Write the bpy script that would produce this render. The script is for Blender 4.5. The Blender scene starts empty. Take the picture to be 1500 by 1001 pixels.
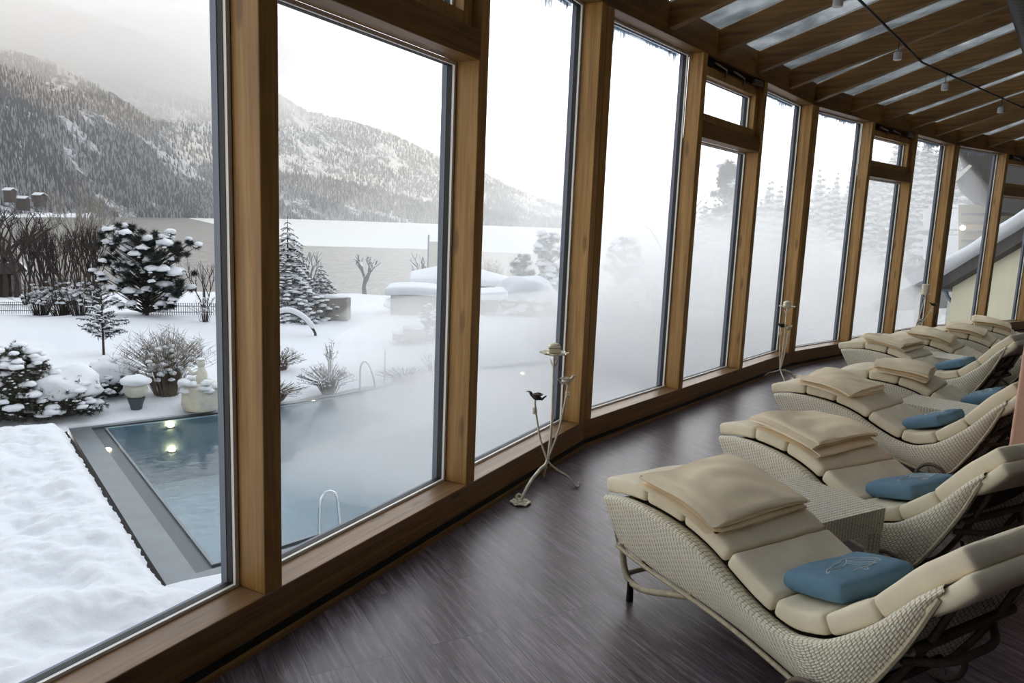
import bpy, bmesh, math, random
import numpy as np
from mathutils import Vector, Matrix
PI = math.pi
sc = bpy.context.scene
COL = sc.collection
H = 1.6          # eye height above the floor
# ------------------------------------------------------------------ camera frame
FPX, PITCH, ROLL = 1105.0, math.radians(9.0), math.radians(2.36)
_f = Vector((0, math.cos(PITCH), -math.sin(PITCH)))
_u0 = Vector((0, math.sin(PITCH), math.cos(PITCH)))
_r0 = Vector((1, 0, 0))
_rt = _r0*math.cos(ROLL) + _u0*math.sin(ROLL)
_up = -_r0*math.sin(ROLL) + _u0*math.cos(ROLL)
cam = bpy.data.objects.new('camera', bpy.data.cameras.new('camera'))
COL.objects.link(cam)
M = Matrix((( _rt.x, _up.x, -_f.x, 0), (_rt.y, _up.y, -_f.y, 0), (_rt.z, _up.z, -_f.z, H), (0, 0, 0, 1)))
cam.matrix_world = M
cam.data.sensor_width = 36
cam.data.lens = 36*FPX/1500
cam.data.clip_start = 0.05
cam.data.clip_end = 20000
sc.camera = cam

def ray(px, py):
    return (_rt*(px-750) + _up*(500.5-py) + _f*FPX).normalized()
def on_z(px, py, z):
    d = ray(px, py); t = (z-H)/d.z
    return Vector((0, 0, H)) + d*t
def at_d(px, py, D):
    """world point seen at a pixel of the photograph, D metres away in plan"""
    d = ray(px, py); t = D/math.hypot(d.x, d.y)
    return Vector((0, 0, H)) + d*t

# ------------------------------------------------------------------ materials
def srgb(r, g, b):
    f = lambda c: (c/255/12.92) if c/255 <= .04045 else ((c/255+.055)/1.055)**2.4
    return (f(r), f(g), f(b), 1)
class NT:
    def __init__(s, name):
        s.m = bpy.data.materials.new(name); s.m.use_nodes = True
        s.t = s.m.node_tree; s.t.nodes.clear()
        s.out = s.t.nodes.new('ShaderNodeOutputMaterial')
    def n(s, typ, **kw):
        nd = s.t.nodes.new(typ)
        for k, v in kw.items():
            if k in ('inputs',):
                for kk, vv in v.items(): nd.inputs[kk].default_value = vv
            else: setattr(nd, k, v)
        return nd
    def l(s, a, b): s.t.links.new(a, b)
    def math(s, op, a, b=None, c=None, clamp=False):
        nd = s.t.nodes.new('ShaderNodeMath'); nd.operation = op; nd.use_clamp = clamp
        for i, v in enumerate((a, b, c)):
            if v is None: continue
            if isinstance(v, (int, float)): nd.inputs[i].default_value = v
            else: s.l(v, nd.inputs[i])
        return nd.outputs[0]
    def ramp(s, fac, stops, interp='LINEAR'):
        nd = s.t.nodes.new('ShaderNodeValToRGB'); nd.color_ramp.interpolation = interp
        el = nd.color_ramp.elements
        while len(el) > 1: el.remove(el[-1])
        el[0].position, el[0].color = stops[0]
        for p, c in stops[1:]:
            e = el.new(p); e.color = c
        s.l(fac, nd.inputs[0]); return nd.outputs[0]
    def coord(s, kind='Object', scale=(1, 1, 1), rot=(0, 0, 0)):
        tc = s.t.nodes.new('ShaderNodeTexCoord'); mp = s.t.nodes.new('ShaderNodeMapping')
        mp.inputs['Scale'].default_value = scale; mp.inputs['Rotation'].default_value = rot
        s.l(tc.outputs[kind], mp.inputs[0]); return mp.outputs[0]
    def noise(s, vec, scale=5, detail=4, rough=.55, dist=0):
        nd = s.t.nodes.new('ShaderNodeTexNoise')
        nd.inputs['Scale'].default_value = scale; nd.inputs['Detail'].default_value = detail
        nd.inputs['Roughness'].default_value = rough; nd.inputs['Distortion'].default_value = dist
        if vec is not None: s.l(vec, nd.inputs['Vector'])
        return nd.outputs[0]
    def bump(s, h, strength=.3, dist=.01, normal=None):
        nd = s.t.nodes.new('ShaderNodeBump'); nd.inputs['Strength'].default_value = strength
        nd.inputs['Distance'].default_value = dist; s.l(h, nd.inputs['Height'])
        if normal: s.l(normal, nd.inputs['Normal'])
        return nd.outputs[0]
    def bsdf(s, color=None, rough=.5, metal=0, spec=.5, normal=None, **kw):
        nd = s.t.nodes.new('ShaderNodeBsdfPrincipled')
        if color is not None:
            if isinstance(color, (tuple, list)): nd.inputs['Base Color'].default_value = color
            else: s.l(color, nd.inputs['Base Color'])
        if isinstance(rough, (int, float)): nd.inputs['Roughness'].default_value = rough
        else: s.l(rough, nd.inputs['Roughness'])
        nd.inputs['Metallic'].default_value = metal
        nd.inputs['Specular IOR Level'].default_value = spec
        for k, v in kw.items(): nd.inputs[k.replace('_', ' ')].default_value = v
        if normal: s.l(normal, nd.inputs['Normal'])
        s.l(nd.outputs[0], s.out.inputs[0]); return nd
MATS = {}
def simple(name, col, rough=.5, metal=0, spec=.5, nscale=0, namt=.12, bump=0, bscale=60):
    t = NT(name); c = col; nrm = None
    if nscale:
        v = t.coord('Object'); nz = t.noise(v, nscale, 4)
        c = t.ramp(nz, [(.3, tuple(x*(1-namt) for x in col[:3])+(1,)), (.7, tuple(min(1, x*(1+namt)) for x in col[:3])+(1,))])
    if bump:
        v = t.coord('Object'); nrm = t.bump(t.noise(v, bscale, 3), bump, .004)
    t.bsdf(c, rough, metal, spec, nrm); MATS[name] = t.m; return t.m

def wood(name, dark, mid, light, axis='Z', rough=.45, knots=True):
    t = NT(name)
    sca = {'X': (.35, 9, 9), 'Y': (9, .35, 9), 'Z': (9, 9, .35)}[axis]
    v = t.coord('Object', sca)
    g = t.noise(v, 3.0, 8, .62, .6)
    g2 = t.noise(v, 14, 3, .5, .2)
    v2 = t.coord('Object', {'X': (1.2, 4, 4), 'Y': (4, 1.2, 4), 'Z': (4, 4, 1.2)}[axis])
    big = t.noise(v2, .9, 3)
    f = t.math('ADD', t.math('MULTIPLY', g, .62), t.math('MULTIPLY', g2, .22))
    f = t.math('ADD', f, t.math('MULTIPLY', big, .22))
    col = t.ramp(f, [(.36, dark), (.52, mid), (.68, light)])
    if knots:
        vo = t.t.nodes.new('ShaderNodeTexVoronoi'); vo.inputs['Scale'].default_value = 1.0
        vk = t.coord('Object', {'X': (2.2, 9, 9), 'Y': (9, 2.2, 9), 'Z': (9, 9, 2.2)}[axis]); t.l(vk, vo.inputs['Vector'])
        k = t.ramp(vo.outputs['Distance'], [(.10, (1, 1, 1, 1)), (.19, (0, 0, 0, 1))])
        mx = t.t.nodes.new('ShaderNodeMixRGB'); t.l(t.math('MULTIPLY', k, .55), mx.inputs[0]); t.l(col, mx.inputs[1])
        mx.inputs[2].default_value = tuple(x*.4 for x in dark[:3])+(1,); col = mx.outputs[0]
    t.bsdf(col, rough, 0, .4, t.bump(f, .15, .003)); MATS[name] = t.m; return t.m

wood('timber', srgb(122, 88, 42), srgb(160, 120, 62), srgb(186, 145, 84), 'Z')
wood('timber_beam', srgb(84, 58, 28), srgb(116, 82, 40), srgb(142, 104, 54), 'X')
wood('timber_sill', srgb(92, 66, 40), srgb(128, 96, 62), srgb(154, 120, 82), 'X', .42)
wood('kerb_wood', srgb(88, 60, 34), srgb(122, 90, 52), srgb(148, 112, 68), 'X', .5, False)
simple('rubber_and_gap_shade', srgb(14, 14, 16), .6)
simple('white_spacer', srgb(235, 235, 230), .4)
simple('blue_grey_metal', srgb(96, 104, 120), .45, .2)
simple('dark_metal', srgb(30, 28, 28), .45, .5)
simple('grey_metal', srgb(150, 148, 145), .35, .8)
simple('bright_steel', srgb(200, 205, 208), .22, 1)
simple('cable_black', srgb(24, 22, 22), .5)
simple('lamp_glass', srgb(205, 208, 212), .25, 0, .5)
simple('terracotta', srgb(224, 180, 158), .8, nscale=3, namt=.12, bump=.2)
simple('backwall', srgb(70, 50, 40), .9, nscale=2)
simple('pad_fabric', srgb(228, 218, 194), .8, 0, .25, nscale=7, namt=.07, bump=.12, bscale=45)
simple('fleece', srgb(240, 224, 194), .95, 0, .1, nscale=9, namt=.05, bump=.18, bscale=120)
simple('blue_fabric', srgb(96, 130, 152), .75, 0, .3, nscale=12, namt=.1, bump=.1, bscale=150)
simple('white_thread', srgb(225, 230, 232), .7)
simple('cream_enamel', srgb(226, 220, 200), .45, .1, .5, nscale=20, namt=.18)
simple('dark_bronze', srgb(62, 58, 50), .5, .4, nscale=30, namt=.3)
simple('candle_wax', srgb(226, 222, 196), .55, 0, .4)
simple('rattan_tube', srgb(176, 166, 140), .55, nscale=60, namt=.2)
simple('brown_tube', srgb(92, 80, 68), .55, nscale=60, namt=.2)

def weave(name, light, dark, gap):
    """basket weave driven by metric UVs (strand ~ 17 mm x 8 mm)"""
    t = NT(name)
    tc = t.t.nodes.new('ShaderNodeTexCoord'); sp = t.t.nodes.new('ShaderNodeSeparateXYZ'); t.l(tc.outputs['UV'], sp.inputs[0])
    x = t.math('MULTIPLY', sp.outputs[0], 1/.0195); y = t.math('MULTIPLY', sp.outputs[1], 1/.0088)
    fx, fy = t.math('FRACT', x), t.math('FRACT', y)
    par = t.math('MODULO', t.math('ADD', t.math('FLOOR', x), t.math('FLOOR', y)), 2)
    par = t.math('ABSOLUTE', par)
    def hump(f, p):
        a = t.math('ABSOLUTE', t.math('SUBTRACT', t.math('MULTIPLY', f, 2), 1))
        return t.math('SUBTRACT', 1, t.math('POWER', a, p))
    hx, hy = hump(fx, 2.2), hump(fy, 2.2)
    over = t.math('MULTIPLY', t.math('ADD', t.math('MULTIPLY', hx, .75), .25), hy)     # horizontal strand on top
    under = t.math('MULTIPLY', t.math('MULTIPLY', hx, t.math('ADD', t.math('MULTIPLY', hy, .4), .35)), .6)
    h = t.math('ADD', t.math('MULTIPLY', over, par), t.math('MULTIPLY', under, t.math('SUBTRACT', 1, par)))
    nz = t.noise(tc.outputs['UV'], 40, 3)
    c = t.ramp(t.math('ADD', h, t.math('MULTIPLY', t.math('SUBTRACT', nz, .5), .25)), [(.0, gap), (.12, dark), (.42, light)])
    t.bsdf(c, .5, 0, .4, t.bump(h, .65, .005)); MATS[name] = t.m; return t.m
weave('wicker', srgb(240, 235, 217), srgb(192, 183, 158), srgb(84, 75, 60))
weave('wicker_brown', srgb(96, 82, 68), srgb(60, 50, 42), srgb(20, 16, 12))

# floor: dark grey-brown planks running at 151 degrees azimuth
t = NT('laminate')
v = t.coord('Object', (1, 1, 1), (0, 0, math.radians(61)))
br = t.t.nodes.new('ShaderNodeTexBrick'); t.l(v, br.inputs['Vector'])
br.inputs['Scale'].default_value = 1; br.inputs['Brick Width'].default_value = 1.22; br.inputs['Row Height'].default_value = .15
br.inputs['Mortar Size'].default_value = .0018; br.inputs['Mortar Smooth'].default_value = .2; br.offset = .37; br.offset_frequency = 3
br.inputs['Color1'].default_value = (.2, .2, .2, 1); br.inputs['Color2'].default_value = (.9, .9, .9, 1); br.inputs['Mortar'].default_value = (0, 0, 0, 1)
vg = t.coord('Object', (1, 1, 1), (0, 0, math.radians(61)))
mp = t.t.nodes.new('ShaderNodeMapping'); mp.inputs['Scale'].default_value = (1.6, 22, 1); t.l(vg, mp.inputs[0])
ad = t.t.nodes.new('ShaderNodeVectorMath'); ad.operation = 'ADD'; t.l(mp.outputs[0], ad.inputs[0])
sc3 = t.t.nodes.new('ShaderNodeVectorMath'); sc3.operation = 'SCALE'; sc3.inputs[3].default_value = 3; t.l(br.outputs['Color'], sc3.inputs[0]); t.l(sc3.outputs[0], ad.inputs[1])
g = t.noise(ad.outputs[0], 2.2, 8, .68, .5)
g2 = t.noise(ad.outputs[0], 9, 4, .6, .2)
gg = t.math('ADD', t.math('MULTIPLY', g, .7), t.math('MULTIPLY', g2, .3))
pl = t.t.nodes.new('ShaderNodeSeparateColor'); t.l(br.outputs['Color'], pl.inputs[0])
gg = t.math('ADD', gg, t.math('MULTIPLY', t.math('SUBTRACT', pl.outputs[0], .5), .06))
col = t.ramp(gg, [(.36, srgb(38, 29, 33)), (.5, srgb(86, 74, 81)), (.66, srgb(140, 130, 138))])
mx = t.t.nodes.new('ShaderNodeMixRGB'); t.l(br.outputs['Fac'], mx.inputs[0]); t.l(col, mx.inputs[1]); mx.inputs[2].default_value = srgb(16, 12, 12)
rg = t.math('ADD', t.math('MULTIPLY', gg, .25), .24)
t.bsdf(mx.outputs[0], rg, 0, .55, t.bump(t.math('SUBTRACT', gg, t.math('MULTIPLY', br.outputs['Fac'], .8)), .35, .003)); MATS['laminate'] = t.m

# window glass: thin pane, light passes straight through
t = NT('window_glass')
tr = t.n('ShaderNodeBsdfTransparent'); tr.inputs[0].default_value = (.98, .987, .985, 1)
gl = t.n('ShaderNodeBsdfGlossy'); gl.inputs['Roughness'].default_value = .01
lw = t.n('ShaderNodeLayerWeight'); lw.inputs[0].default_value = .5
mxs = t.n('ShaderNodeMixShader'); t.l(t.math('ADD', t.math('MULTIPLY', t.math('POWER', lw.outputs['Facing'], 5), .35), .012), mxs.inputs[0]); t.l(tr.outputs[0], mxs.inputs[1]); t.l(gl.outputs[0], mxs.inputs[2])
t.l(mxs.outputs[0], t.out.inputs[0]); MATS['glass'] = t.m
# roof glazing buried under snow: frosty, dull light comes through
t = NT('snowy_roof_glass')
v = t.coord('Object'); nz = t.noise(v, 2.3, 7, .65, .4)
c1 = t.ramp(nz, [(.3, (.24, .26, .27, 1)), (.5, (.56, .59, .60, 1)), (.7, (.95, .97, .98, 1))])
trl = t.n('ShaderNodeBsdfTranslucent'); t.l(c1, trl.inputs[0])
pb = t.n('ShaderNodeBsdfPrincipled'); pb.inputs['Base Color'].default_value = srgb(120, 128, 134); pb.inputs['Roughness'].default_value = .25
mxs = t.n('ShaderNodeMixShader'); mxs.inputs[0].default_value = .4; t.l(trl.outputs[0], mxs.inputs[1]); t.l(pb.outputs[0], mxs.inputs[2])
t.l(mxs.outputs[0], t.out.inputs[0]); MATS['roof_glass'] = t.m
def ice_mat():
    t = NT('ice'); tr = t.n('ShaderNodeBsdfTransparent'); tr.inputs[0].default_value = (.62, .68, .74, 1)
    gl = t.n('ShaderNodeBsdfPrincipled'); gl.inputs['Base Color'].default_value = (.6, .68, .76, 1); gl.inputs['Roughness'].default_value = .15
    mxs = t.n('ShaderNodeMixShader'); mxs.inputs[0].default_value = .35; t.l(tr.outputs[0], mxs.inputs[1]); t.l(gl.outputs[0], mxs.inputs[2]); t.l(mxs.outputs[0], t.out.inputs[0]); MATS['ice'] = t.m
ice_mat()

# ------------------------------------------------------------------ mesh builder
class MB:
    def __init__(s): s.v = []; s.f = []; s.uv = {}
    def quadbox(s, o, a, b, c):
        """box from corner o with edge vectors a,b,c"""
        o, a, b, c = map(Vector, (o, a, b, c)); i = len(s.v)
        for k in range(8):
            s.v.append(tuple(o + a*(k & 1) + b*((k >> 1) & 1) + c*((k >> 2) & 1)))
        fl = [(0, 2, 3, 1), (4, 5, 7, 6), (0, 1, 5, 4), (2, 6, 7, 3), (0, 4, 6, 2), (1, 3, 7, 5)]
        if a.cross(b).dot(c) < 0: fl = [q[::-1] for q in fl]
        s.f += [tuple(i+j for j in q) for q in fl]
    def box(s, x0, x1, y0, y1, z0, z1): s.quadbox((x0, y0, z0), (x1-x0, 0, 0), (0, y1-y0, 0), (0, 0, z1-z0))
    def grid(s, P, close_u=False, close_v=False, uvs=None, flip=False):
        """P[i][j] points"""
        n, m = len(P), len(P[0]); i0 = len(s.v)
        for r in P: s.v += [tuple(p) for p in r]
        for i in range(n if close_u else n-1):
            for j in range(m if close_v else m-1):
                q = [(i, j), ((i+1) % n, j), ((i+1) % n, (j+1) % m), (i, (j+1) % m)]
                if flip: q = q[::-1]
                if uvs is not None: s.uv[len(s.f)] = [uvs[a][b] for a, b in q]
                s.f.append(tuple(i0+a*m+b for a, b in q))
    def tube(s, pts, r, n=8, closed=False, cap=True):
        pts = [Vector(p) for p in pts]; N = len(pts)
        rr = r if isinstance(r, (list, tuple)) else [r]*N
        rings = []; prev = None
        for i, p in enumerate(pts):
            if closed: d = pts[(i+1) % N]-pts[i-1]
            else: d = pts[min(i+1, N-1)]-pts[max(i-1, 0)]
            d = d.normalized() if d.length > 1e-9 else Vector((0, 0, 1))
            if prev is None:
                a = Vector((0, 0, 1)) if abs(d.z) < .9 else Vector((1, 0, 0)); x = d.cross(a).normalized()
            else:
                x = prev - d*prev.dot(d); x = x.normalized() if x.length > 1e-6 else d.orthogonal().normalized()
            prev = x; y = d.cross(x)
            rings.append([p + (x*math.cos(2*PI*k/n) + y*math.sin(2*PI*k/n))*rr[i] for k in range(n)])
        i0 = len(s.v); s.grid(rings, close_u=closed, close_v=True, flip=True)
        if cap and not closed:
            s.f.append(tuple(i0+k for k in range(n))[::-1] if False else tuple(i0+k for k in range(n)))
            s.f.append(tuple(i0+(N-1)*n+k for k in reversed(range(n))))
    def lathe(s, prof, c=(0, 0, 0), n=20, cap=True):
        c = Vector(c); i0 = len(s.v)
        rings = [[c+Vector((r*math.cos(2*PI*k/n), r*math.sin(2*PI*k/n), z)) for k in range(n)] for r, z in prof]
        s.grid(rings, close_v=True, flip=True)
        if cap:
            s.f.append(tuple(i0+k for k in reversed(range(n)))); s.f.append(tuple(i0+(len(prof)-1)*n+k for k in range(n)))
    def blob(s, c, sx, sy, sz, sub=2, rnd=None, amp=0.0, M=None):
        V, F = ico(sub); i0 = len(s.v)
        for p in V:
            k = 1 + (rnd.uniform(-amp, amp) if rnd else 0)
            q = Vector((p[0]*sx*k, p[1]*sy*k, p[2]*sz*k))
            if M is not None: q = M @ q
            s.v.append((c[0]+q.x, c[1]+q.y, c[2]+q.z))
        s.f += [tuple(i0+j for j in f) for f in F]
    def pad(s, fn, L, W, T, r=.02, n=(10, 12, 4), bulge=0.0):
        """rounded box 0..L, 0..W, 0..T mapped through fn(x,y,z)"""
        def face(ax, sign):
            a, b = [k for k in range(3) if k != ax]
            P = []
            for i in range(n[a]+1):
                row = []
                for j in range(n[b]+1):
                    q = [0, 0, 0]; dims = (L, W, T)
                    q[ax] = dims[ax] if sign > 0 else 0
                    q[a] = dims[a]*(.5-.5*math.cos(PI*i/n[a])) if n[a] > 4 else dims[a]*i/n[a]
                    q[b] = dims[b]*(.5-.5*math.cos(PI*j/n[b])) if n[b] > 4 else dims[b]*j/n[b]
                    c = [min(max(q[k], r), dims[k]-r) for k in range(3)]
                    d = [q[k]-c[k] for k in range(3)]; ln = math.sqrt(sum(x*x for x in d))
                    if ln > 1e-9: q = [c[k]+d[k]/ln*r for k in range(3)]
                    if bulge: 
                        e = math.sin(PI*min(max(q[0]/L, 0), 1))**.6*math.sin(PI*min(max(q[1]/W, 0), 1))**.5
                        q[2] += bulge*e*(1 if q[2] > T/2 else -.0)
                    row.append(fn(*q))
                P.append(row)
            s.grid(P, flip=((ax == 1) != (sign < 0)))
        for ax in range(3):
            face(ax, 1); face(ax, -1)
    def build(s, name, mat, parent=None, smooth=True, merge=0, loc=None, rotz=None, kind=None):
        me = bpy.data.meshes.new(name)
        me.from_pydata([tuple(p) for p in s.v], [], s.f)
        if s.uv:
            ul = me.uv_layers.new(name='UVMap')
            for pi, poly in enumerate(me.polygons):
                if pi in s.uv:
                    for k, li in enumerate(poly.loop_indices): ul.data[li].uv = s.uv[pi][k]
        if merge:
            bm = bmesh.new(); bm.from_mesh(me); bmesh.ops.remove_doubles(bm, verts=bm.verts, dist=merge)
            bmesh.ops.recalc_face_normals(bm, faces=bm.faces); bm.to_mesh(me); bm.free()
        me.materials.append(MATS[mat] if isinstance(mat, str) else mat)
        if smooth:
            me.polygons.foreach_set('use_smooth', [True]*len(me.polygons))
            if mat != 'tree_snow': me.set_sharp_from_angle(angle=math.radians(50))
        o = bpy.data.objects.new(name, me); COL.objects.link(o)
        if parent: o.parent = parent
        if loc is not None: o.location = loc
        if rotz is not None: o.rotation_euler = (0, 0, rotz)
        if kind: o['kind'] = kind
        return o
_ICO = {}
def ico(sub):
    if sub not in _ICO:
        bm = bmesh.new(); bmesh.ops.create_icosphere(bm, subdivisions=sub, radius=1)
        bm.verts.ensure_lookup_table()
        _ICO[sub] = ([tuple(v.co) for v in bm.verts], [tuple(v.index for v in f.verts) for f in bm.faces]); bm.free()
    return _ICO[sub]
def tag(o, label=None, cat=None, group=None, kind=None):
    if label: o['label'] = label
    if cat: o['category'] = cat
    if group: o['group'] = group
    if kind: o['kind'] = kind
    return o
def empty(name, loc=(0, 0, 0), rz=0, parent=None):
    o = bpy.data.objects.new(name, None); COL.objects.link(o); o.location = loc; o.rotation_euler = (0, 0, rz)
    o.empty_display_size = .1
    if parent: o.parent = parent
    return o
KIDS = {}
def copy_tree(o, parent=None):
    c = o.copy(); COL.objects.link(c); c.parent = parent
    for ch in list(o.children): copy_tree(ch, c)
    return c
def curve_pts(P, n=40):
    """Catmull-Rom through P, n samples, equally spaced in arc length"""
    P = [Vector(p) for p in P]; Q = [P[0]*2-P[1]] + P + [P[-1]*2-P[-2]]; out = []
    for i in range(1, len(Q)-2):
        for k in range(16):
            t = k/16; a, b, c, d = Q[i-1], Q[i], Q[i+1], Q[i+2]
            out.append(.5*((2*b)+(c-a)*t+(2*a-5*b+4*c-d)*t*t+(3*b-a-3*c+d)*t*t*t))
    out.append(Q[-2]); ac = [0]
    for i in range(1, len(out)): ac.append(ac[-1]+(out[i]-out[i-1]).length)
    res = []; j = 0
    for k in range(n):
        s = ac[-1]*k/(n-1)
        while j < len(ac)-2 and ac[j+1] < s: j += 1
        w = (s-ac[j])/max(1e-9, ac[j+1]-ac[j]); res.append(out[j].lerp(out[j+1], min(1, w)))
    return res

# ------------------------------------------------------------------ facade geometry
FL = 4.62; HS = .19; ZT = 3.06; PD = .135
ANG = [27.7, 37.7, 47.7, 57.7, 67.7]
def dirv(a): a = math.radians(a); return Vector((math.sin(a), math.cos(a), 0))
KK = [Vector((.55, 5.345, 0))-dirv(27.7)*FL]
for a in ANG: KK.append(KK[-1]+dirv(a)*FL)
# one extra facet behind the camera so the room is closed
KK = [KK[0]-dirv(17.7)*FL] + KK; ANG = [17.7]+ANG
def frame_obj(name, i):
    """empty-like local frame: x along the facet, y outward, z up"""
    return KK[i], math.radians(90-ANG[i])
trim_n = [0]
def trim(mb, mat, i=None, **kw):
    trim_n[0] += 1
    o = mb.build('trim_%d' % trim_n[0], mat, kind='structure', **kw)
    if i is not None: o.location = KK[i]; o.rotation_euler = (0, 0, math.radians(90-ANG[i]))
    return o
def bevel(o, w=.004, seg=2):
    m = o.modifiers.new('b', 'BEVEL'); m.width = w; m.segments = seg; m.limit_method = 'ANGLE'; m.harden_normals = False
T5 = math.tan(math.radians(5))
POSTS = [(1.545, 1.632), (2.975, 3.062)]
NF = len(ANG)
OPEN = (2.24, 2.38)      # transom rail heights
for i in range(NF):
    # kerb under the windows, mitred, with cap board
    mb = MB()
    def prism(y0, y1, z0, z1, mb=mb):
        pts = [(0+y0*-T5*1, y0), (FL+y0*T5, y0), (FL+y1*T5, y1), (0-y1*T5, y1)]
        i0 = len(mb.v)
        for z in (z0, z1):
            for x, y in pts: mb.v.append((x, y, z))
        mb.f += [tuple(i0+k for k in (3, 2, 1, 0)), tuple(i0+k for k in (4, 5, 6, 7))] + [tuple(i0+k for k in (a, (a+1) % 4, (a+1) % 4+4, a+4)) for a in range(4)]
    prism(.0, .26, .012, HS-.04); o = trim(mb, 'kerb_wood', i, smooth=False)
    mb = MB(); prism(-.002, .15, HS-.04, HS, mb); o = trim(mb, 'timber_sill', i, smooth=False); bevel(o)
    mb = MB(); prism(-.03, 0, 0, .02, mb); o = trim(mb, 'kerb_wood', i, smooth=False)
    mb = MB(); prism(-.012, 0, .02, .046, mb); o = trim(mb, 'rubber_and_gap_shade', i, smooth=False)  # black strip stands in for the shadow band above the skirting
    # ring beam over the windows
    mb = MB(); prism(-.0, .2, ZT, 3.30, mb); o = trim(mb, 'timber_beam', i, smooth=False); bevel(o)
    # double post at the start kink: this facet's half
    for (a, b) in [(0.0, .095), (FL-.095, FL)] + POSTS:
        mb = MB()
        if a == 0.0: mb.quadbox((.003, 0, HS), (b-.003, 0, 0), (0, PD, 0), (0, 0, ZT-HS))
        elif b == FL: mb.quadbox((a, 0, HS), (b-a-.003, 0, 0), (0, PD, 0), (0, 0, ZT-HS))
        else: mb.quadbox((a, 0, HS), (b-a, 0, 0), (0, PD, 0), (0, 0, ZT-HS))
        o = trim(mb, 'timber', i, smooth=False); bevel(o, .005)
    # outer cover strips (blue-grey cladding outside each post)
    for (a, b) in [(-.02, .075), (FL-.075, FL+.02), (POSTS[0][0]+.0, POSTS[0][1]), (POSTS[1][0], POSTS[1][1])]:
        mb = MB(); mb.box(a, b, PD+.044, PD+.074, HS-.1, ZT+.1); trim(mb, 'blue_grey_metal', i, smooth=False)
    # windows of the three bays
    bays = [(.095, POSTS[0][0]), (POSTS[0][1], POSTS[1][0]), (POSTS[1][1], FL-.095)]
    for k, (a, b) in enumerate(bays):
        w = empty('window_%d' % (i*3+k+1), KK[i], math.radians(90-ANG[i])); w['kind'] = 'structure'
        z0, z1 = HS, (OPEN[1] if k == 1 else ZT)
        def glazing(a, b, z0, z1, y, par, s=1):
            m1, m2, m3 = MB(), MB(), MB()
            for m, t1, ya, yb in ((m1, .018*s, y, y+.014), (m2, .020*s, y+.014, y+.042), (m3, .022*s, y+.042, y+.072)):
                m.box(a, a+t1, ya, yb, z0, z1); m.box(b-t1, b, ya, yb, z0, z1)
                if m is m3: t1 = .004
                m.box(a+t1, b-t1, ya, yb, z0, z0+t1*.7); m.box(a+t1, b-t1, ya, yb, z1-t1, z1)
            m1.build('spacer', 'white_spacer', par, smooth=False); m2.build('gasket', 'rubber_and_gap_shade', par, smooth=False)
            m3.build('outer_frame', 'blue_grey_metal', par, smooth=False)
            g = MB(); yy = y+.026; g.quadbox((a+.004, yy, z0+.004), (b-a-.008, 0, 0), (0, .004, 0), (0, 0, z1-z0-.008)); g.build('pane', 'glass', par, smooth=False)
        glazing(a, b, z0, z1, PD, w)
        if k == 1:
            # transom rail, a projecting board, then a small tilting sash above
            mb = MB(); mb.box(a, b, .0, PD, OPEN[1], OPEN[1]+.14); o = mb.build('transom_rail', 'timber_beam', w, smooth=False); bevel(o)
            sa, sb, sz0, sz1 = a+.012, b-.012, OPEN[1]+.14, ZT-.075
            sash = MB(); tw = .075
            sash.box(sa, sa+tw, .045, PD-.005, sz0, sz1); sash.box(sb-tw, sb, .045, PD-.005, sz0, sz1)
            sash.box(sa+tw, sb-tw, .045, PD-.005, sz0, sz0+tw); sash.box(sa+tw, sb-tw, .045, PD-.005, sz1-tw, sz1)
            so = sash.build('sash', 'timber', w, smooth=False); bevel(so, .004)
            glazing(sa+tw, sb-tw, sz0+tw, sz1-tw, PD-.03, w, .9)
            hd = MB(); hd.box(a, b, .06, PD, ZT-.075, ZT); hd.build('head_board', 'timber_beam', w, smooth=False)
            # opener gear
            op = MB(); zc = ZT-.04
            op.box(a+.18, b-.10, .032, .06, zc-.012, zc+.012); op.box(a+.05, a+.18, .03, .06, zc-.03, zc+.03)
            oo = op.build('opener_rod', 'dark_metal', w, smooth=False)
            ar = MB()
            for xx in (a+.20, a+.62): 
                ar.tube([(xx, .028, zc+.01), (xx+.26, .026, zc-.012)], .010, 6); ar.tube([(xx+.26, .026, zc-.01), (xx+.25, .03, zc-.075)], .010, 6)
            ar.build('opener_arm', 'grey_metal', w)
            bx = MB(); bx.box(b-.24, b-.04, .0, .045, zc-.024, zc+.024); bxo = bx.build('opener_motor', 'grey_metal', w, smooth=False); bevel(bxo)
# floor and back wall
RD = 5.0
def inner(i, d):   # kink i offset inward by d
    if i == 0: n = dirv(ANG[0]+90)
    elif i == NF: n = dirv(ANG[-1]+90)
    else: n = dirv((ANG[i-1]+ANG[i])/2+90)/math.cos(math.radians(5))
    return KK[i]+n*d
mb = MB()
outer = [inner(i, 0) for i in range(NF+1)]; inn = [inner(i, RD) for i in range(NF+1)]
for i in range(NF):
    i0 = len(mb.v)
    for z in (-.12, 0):
        for p in (outer[i], outer[i+1], inn[i+1], inn[i]): mb.v.append((p.x, p.y, z))
    mb.f += [(i0+3, i0+2, i0+1, i0) [::-1], (i0+4, i0+5, i0+6, i0+7)[::-1]] + [(i0+a, i0+(a+1) % 4, i0+(a+1) % 4+4, i0+a+4)[::-1] for a in range(4) if a in (0, 2)]
fl = mb.build('floor', 'laminate', smooth=False, merge=.0005, kind='structure')
mb = MB()
for i in range(NF):
    a, b = inn[i], inn[i+1]; n = dirv(ANG[i]+90)*.2
    mb.quadbox((a.x, a.y, -.12), (b-a), n, (0, 0, 5.1))
mb.build('wall_back', 'backwall', smooth=False, kind='structure')
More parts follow.
